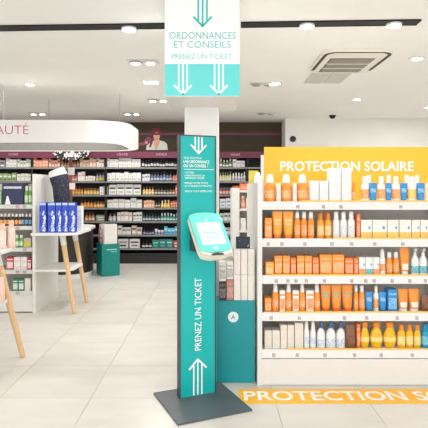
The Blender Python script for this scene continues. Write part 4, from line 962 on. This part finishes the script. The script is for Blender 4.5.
BWI = [  # row, x0, x1, n, kind, height px, colours, name, phrase
 (0, -6, 5, 2, 'box', 8.5, ((150, 150, 150), Bk, Wt), 'grey_carton', 'grey carton with black print'),
 (0, 5.5, 16.5, 3, 'box', 9.6, (Wt, Gy, Gy), 'white_carton', 'plain white carton beside grey ones'),
 (0, 17, 32, 5, 'box', 8.2, ((206, 208, 196), (120, 130, 112), Wt), 'pale_carton', 'pale sage carton'),
 (0, 33, 48, 5, 'box', 9, ((232, 140, 106), (246, 214, 196), (246, 214, 196)), 'salmon_carton', 'salmon carton'),
 (0, 48.5, 60, 4, 'box', 8.5, ((206, 156, 140), (120, 60, 60), (236, 210, 200)), 'rose_carton', 'dusty rose carton'),
 (0, 60.5, 79, 6, 'bottle', 9, ((170, 124, 100), (110, 76, 60), (216, 180, 156)), 'brown_bottle', 'light brown bottle'),
 (0, 79.5, 96, 5, 'box', 9, ((222, 190, 168), (190, 140, 120), (240, 220, 206)), 'beige_carton', 'beige carton'),
 (0, 96.3, 104, 3, 'box', 9.5, ((232, 214, 200), (150, 110, 90), Wt), 'cream_carton', 'cream carton with brown band'),
 (0, 105, 140.5, 8, 'box', 10, (Wt, Gy, (214, 204, 190)), 'white_carton', 'white carton with grey band'),
 (0, 141.5, 177, 12, 'bottle', 10.5, ((26, 24, 28), (40, 38, 42), (216, 214, 214)), 'dark_bottle', 'dark bottle with white label'),
 (1, -6, 16, 5, 'box', 8.2, ((150, 170, 120), (230, 232, 224), (90, 110, 70)), 'green_carton', 'olive green carton with white band'),
 (1, 16.5, 32, 4, 'box', 8, ((216, 220, 208), (180, 190, 170), Wt), 'pale_carton', 'pale green white carton'),
 (1, 66, 77, 4, 'bottle', 8.6, ((176, 96, 92), (120, 60, 60), (224, 180, 172)), 'rose_bottle', 'dark rose bottle'),
 (1, 77.5, 84.5, 2, 'box', 10, ((232, 220, 216), (190, 140, 140), Wt), 'pink_carton', 'tall blush carton'),
 (1, 85, 95, 4, 'jar', 5.6, ((222, 188, 178), (240, 226, 220), Wt), 'blush_jar', 'small blush jar'),
 (1, 95.5, 104.5, 3, 'bottle', 9.4, ((150, 150, 156), (80, 80, 86), (220, 200, 70)), 'grey_bottle', 'grey bottle with yellow label'),
 (1, 107, 141, 8, 'box', 9, (Wt, (222, 222, 220), Gy), 'white_carton', 'white carton with faint print'),
 (1, 142, 150, 3, 'box', 7.6, ((214, 216, 222), (120, 124, 140), Wt), 'grey_carton', 'silver grey carton'),
 (1, 150.4, 172, 7, 'bottle', 10, ((96, 110, 136), (40, 44, 60), (196, 206, 222)), 'slate_bottle', 'slate blue bottle with pale label'),
 (1, 172.4, 177.6, 2, 'bottle', 9.4, ((214, 120, 96), (60, 40, 44), (240, 180, 160)), 'coral_bottle', 'coral bottle with dark cap'),
 (2, 69, 83, 5, 'bottle', 8.4, (Am, (80, 50, 34), (226, 176, 90)), 'amber_bottle', 'amber glass bottle'),
 (2, 83.5, 99, 5, 'jar', 6.5, ((196, 150, 60), (110, 76, 44), (230, 200, 120)), 'ochre_jar', 'ochre jar'),
 (2, 99.5, 107.5, 2, 'box', 8, (Wt, (196, 200, 206), Gy), 'white_carton', 'small white carton beside the ochre jars'),
 (2, 108.5, 141, 4, 'box', 10, (Wt, (90, 90, 92), Gy), 'large_white_carton', 'large white carton with dark mark'),
 (2, 142.4, 154, 4, 'bottle', 8, ((222, 190, 110), (120, 96, 60), (244, 228, 180)), 'straw_bottle', 'straw yellow bottle'),
 (2, 154.4, 175, 7, 'bottle', 7.4, ((110, 92, 76), (34, 30, 32), (214, 206, 192)), 'brown_bottle', 'brown bottle with dark cap'),
 (2, 175.2, 179, 1, 'box', 9, ((230, 112, 66), (246, 200, 170), (246, 200, 170)), 'orange_carton', 'orange carton'),
 (3, 80, 93, 4, 'bottle', 8.6, ((214, 132, 40), (90, 50, 30), (234, 180, 90)), 'amber_bottle', 'orange amber bottle'),
 (3, 93.4, 106, 4, 'jar', 6.8, ((214, 140, 50), (130, 80, 40), (240, 200, 130)), 'amber_jar', 'amber jar'),
 (3, 107, 142, 6, 'box', 9.4, (Wt, Gy, (226, 226, 222)), 'white_carton', 'white carton'),
 (3, 143.5, 154.5, 4, 'box', 8.4, ((240, 186, 154), (226, 140, 110), Wt), 'peach_carton', 'peach carton'),
 (3, 155, 160, 2, 'bottle', 9.4, ((80, 66, 60), (24, 22, 24), (206, 190, 170)), 'dark_bottle', 'tall dark brown bottle'),
 (3, 160.5, 170, 3, 'bottle', 8.4, ((236, 196, 96), (250, 236, 200), (250, 226, 150)), 'yellow_bottle', 'yellow bottle'),
 (3, 170.4, 178, 3, 'box', 7.6, ((196, 100, 62), (240, 200, 170), (240, 200, 170)), 'russet_carton', 'russet carton'),
 (4, 84.5, 94.5, 3, 'bottle', 8.4, ((190, 140, 90), (110, 70, 40), (236, 210, 180)), 'tan_bottle', 'tan bottle'),
 (4, 95.5, 107, 1, 'box', 6.4, ((136, 148, 126), (210, 216, 200), (210, 216, 200)), 'sage_carton', 'wide sage green carton'),
 (4, 107.6, 116, 2, 'bottle', 7.8, ((214, 206, 196), (130, 110, 100), Wt), 'pale_bottle', 'pale stone bottle'),
 (4, 117, 132, 4, 'box', 9, ((232, 226, 220), (200, 160, 150), Wt), 'blush_carton', 'white carton with blush band'),
 (4, 133, 142, 3, 'box', 8.8, (Wt, (90, 96, 92), Gy), 'white_carton', 'white carton with dark band'),
 (4, 142.4, 160, 6, 'bottle', 8.2, ((70, 96, 96), (30, 36, 38), (206, 216, 212)), 'teal_bottle', 'dark teal bottle with pale label'),
 (4, 160.4, 178.6, 6, 'bottle', 8, ((60, 156, 150), (236, 238, 236), (200, 230, 226)), 'green_bottle', 'sea green bottle with white cap'),
 (5, 117.4, 131, 3, 'box', 8.4, ((226, 222, 216), (110, 90, 80), Wt), 'cream_carton', 'off-white carton with brown band'),
 (5, 131.4, 142, 2, 'box', 8.4, ((206, 196, 186), (60, 48, 44), Wt), 'taupe_carton', 'taupe carton with dark band'),
 (5, 143, 154, 4, 'bottle', 6, ((50, 60, 110), (30, 30, 40), (190, 170, 180)), 'navy_bottle', 'small navy bottle'),
 (5, 154.4, 163.6, 3, 'jar', 5.2, ((216, 220, 230), (236, 236, 238), (120, 130, 190)), 'white_jar', 'white jar with blue band'),
 (5, 164, 178, 4, 'box', 7.6, ((104, 186, 222), (220, 238, 246), (60, 130, 190)), 'sky_carton', 'sky blue carton'),
 (6, 117.6, 128.6, 1, 'box', 10, ((222, 220, 214), (150, 150, 146), (60, 60, 60)), 'figure_carton', 'wide white carton with grey figure'),
 (6, 129.2, 140, 1, 'box', 10, ((228, 226, 222), (70, 70, 72), (130, 130, 130)), 'figure_carton', 'wide white carton with dark figure'),
 (6, 141.6, 151.6, 3, 'bottle', 8, ((36, 36, 40), (26, 26, 28), (226, 226, 224)), 'black_bottle', 'black bottle with white label'),
 (6, 152, 173, 3, 'box', 9, ((40, 130, 126), (150, 206, 200), (90, 176, 170)), 'teal_carton', 'wide teal carton'),
 (6, 173.4, 178.6, 1, 'box', 8, ((206, 80, 70), (240, 226, 220), Wt), 'red_carton', 'red and white carton'),
 (0, 219.4, 232, 4, 'bottle', 9, ((126, 150, 110), (226, 230, 216), Wt), 'green_bottle', 'sage green bottle with white cap'),
 (0, 232.6, 245, 3, 'box', 8, ((226, 224, 226), (170, 160, 180), Wt), 'lilac_carton', 'white carton with lilac band'),
 (1, 219.4, 231.6, 5, 'bottle', 9.6, ((222, 216, 150), (130, 140, 110), Wt), 'lemon_bottle', 'pale lemon bottle with green cap'),
 (1, 232, 246, 5, 'bottle', 9, ((222, 220, 224), (250, 250, 250), (190, 180, 200)), 'white_bottle', 'white bottle with lilac label'),
 (2, 219.4, 232, 4, 'jar', 7, ((180, 70, 66), (90, 90, 110), (230, 190, 180)), 'red_jar', 'red jar with slate lid'),
 (2, 232.4, 246, 4, 'box', 8.6, ((226, 108, 70), (246, 210, 190), Wt), 'orange_carton', 'orange and white carton'),
 (3, 219.6, 231.6, 2, 'box', 10.5, ((226, 230, 232), (130, 150, 170), (160, 170, 190)), 'picture_carton', 'white carton with blue-grey picture'),
 (4, 219.6, 232, 3, 'box', 8, ((200, 200, 198), (60, 60, 64), Wt), 'grey_carton', 'light grey carton with black band'),
 (5, 221, 233, 3, 'box', 8, ((196, 198, 204), (80, 84, 96), Wt), 'grey_carton', 'blue-grey carton with slate band'),
]
RN = ['top', 'second', 'third', 'fourth', 'fifth', 'sixth', 'lowest']
ID = 9.40
for r_, x0, x1, n_, kind, hp_, cols, name, ph in BWI:
    step = (x1-x0)/n_
    for i in range(n_):
        lab = '%s on the %s shelf of the back wall' % (ph, RN[r_]) if n_ == 1 else '%s, %s, %s back wall shelf' % (ph, nth(n_-1-i if x1 < 200 else i, n_, 'the column'), RN[r_])
        w_ = R3(step*0.93*ID/F); hh = R3(hp_*ID/F*1.06*(1.0, 0.86, 0.97, 0.80, 0.92)[(i*i+2*i+r_) % 5])
        xx = PX(x0+step*(i+0.5), ID)
        o = put(item_mesh(kind, w_, hh, cols), name, (xx, ID+random.uniform(0, 0.015), BZ[r_]+0.0008))
        tag(o, lab, {'box': 'carton', 'bottle': 'bottle', 'jar': 'jar'}[kind], ph + ' on the %s back wall shelf' % RN[r_] if n_ > 1 else None)
# arched black and white header on the wall shelving
ad = BF-0.06
t = thing('arched_header', 'arched black and white patterned header board on the wall shelving', 'header board', (PX(71, ad), ad, PZ(160, ad)))
pl = Plane((0, ad, 0), (1, 0, 0), (0, 0, 1))
pts = [(PX(52.5, ad), PZ(151.2, ad))] + [(PX(71+18.5*math.sin(math.radians(a_)), ad), PZ(151.8+8.2*math.cos(math.radians(a_)), ad)) for a_ in range(-85, 86, 10)] + [(PX(89.5, ad), PZ(151.2, ad))]
MB().prism(pts, -0.045, 0.0, mp=pl).build('board', pattern_mat(), t)
MB().prism([(PX(64, ad), PZ(156.8, ad)), (PX(78, ad), PZ(156.8, ad)), (PX(78, ad), PZ(153.4, ad)), (PX(64, ad), PZ(153.4, ad))], 0.0005, 0.004, mp=pl).build('name_plate', print_mat('plate_print', (238, 236, 232), (150, 150, 150), 0.4, 30, 8), t)
# ================================================================== WALL MURAL (woman blow-drying her hair)
MD = 9.835
mu = thing('wall_mural', 'cut-out picture of a red-haired woman holding a pink hairdryer on brown wall', 'wall picture', (PX(156, MD), MD, PZ(150, MD)))
pl = Plane((0, MD, 0), (1, 0, 0), (0, 0, 1))
def shape(name, pts, m, h0, h1): MB().prism([(PX(a_, MD), PZ(b_, MD)) for a_, b_ in pts][::-1], h0, h1, mp=pl).build(name, m, mu)
def ell(cx, cy, rx, ry, n=20): return [(cx+rx*math.cos(2*math.pi*i/n), cy+ry*math.sin(2*math.pi*i/n)) for i in range(n)]
HAIR = mat('mural_hair', (132, 34, 52), 0.6); SKIN = mat('mural_skin', (236, 186, 158), 0.6); TOP = mat('mural_top', (232, 236, 228), 0.6); DRY = mat('mural_dryer', (150, 74, 100), 0.6)
shape('shirt', [(146, 150), (146.6, 145.6), (149.5, 143), (153, 141), (159.6, 140.4), (164.5, 141.6), (167, 144), (167.8, 150)], TOP, 0.0, 0.004)
shape('neck', [(154, 144.5), (154, 138), (159, 138), (159.8, 142), (157.6, 148.5), (156, 149.6), (154.6, 148)], SKIN, 0.004, 0.006)
shape('hair', ell(156.6, 133.4, 5.0, 5.8) , HAIR, 0.004, 0.007)
shape('hair_strand', [(152, 133), (153.4, 138), (152.6, 143), (150.6, 147.6), (149, 147), (150.4, 142), (150.6, 136)], HAIR, 0.004, 0.007)
shape('face', ell(156.7, 135.6, 3.3, 4.6), SKIN, 0.007, 0.010)
shape('fringe', [(153.2, 134.4), (153.6, 131), (156.4, 129), (159.6, 130.6), (160.2, 134.4), (158.4, 132.4), (155.6, 132.2)], HAIR, 0.010, 0.012)
for ex in (155.3, 158.1): shape('eye', ell(ex, 135.0, 0.5, 0.28, 10), INKD, 0.010, 0.012)
shape('nose', [(156.4, 137), (156.7, 135.4), (157.1, 137)], mat('mural_shade', (216, 160, 134), 0.6), 0.010, 0.012)
shape('mouth', ell(156.7, 138.3, 0.9, 0.35, 10), mat('mural_lips', (196, 60, 74), 0.6), 0.010, 0.012)
shape('arm', [(137, 143.2), (145, 141.6), (146.4, 143.6), (145.2, 145.4), (137, 145.6)], mat('mural_sleeve', (150, 88, 84), 0.6), 0.0, 0.004)
shape('hairdryer', [(143.8, 143.4), (145, 138.6), (148.4, 136.6), (151.4, 138.8), (150.8, 141.6), (147.6, 142.2), (146.6, 145)], DRY, 0.004, 0.009)
shape('hand', ell(146.4, 142.6, 1.5, 1.5, 12), SKIN, 0.009, 0.011)
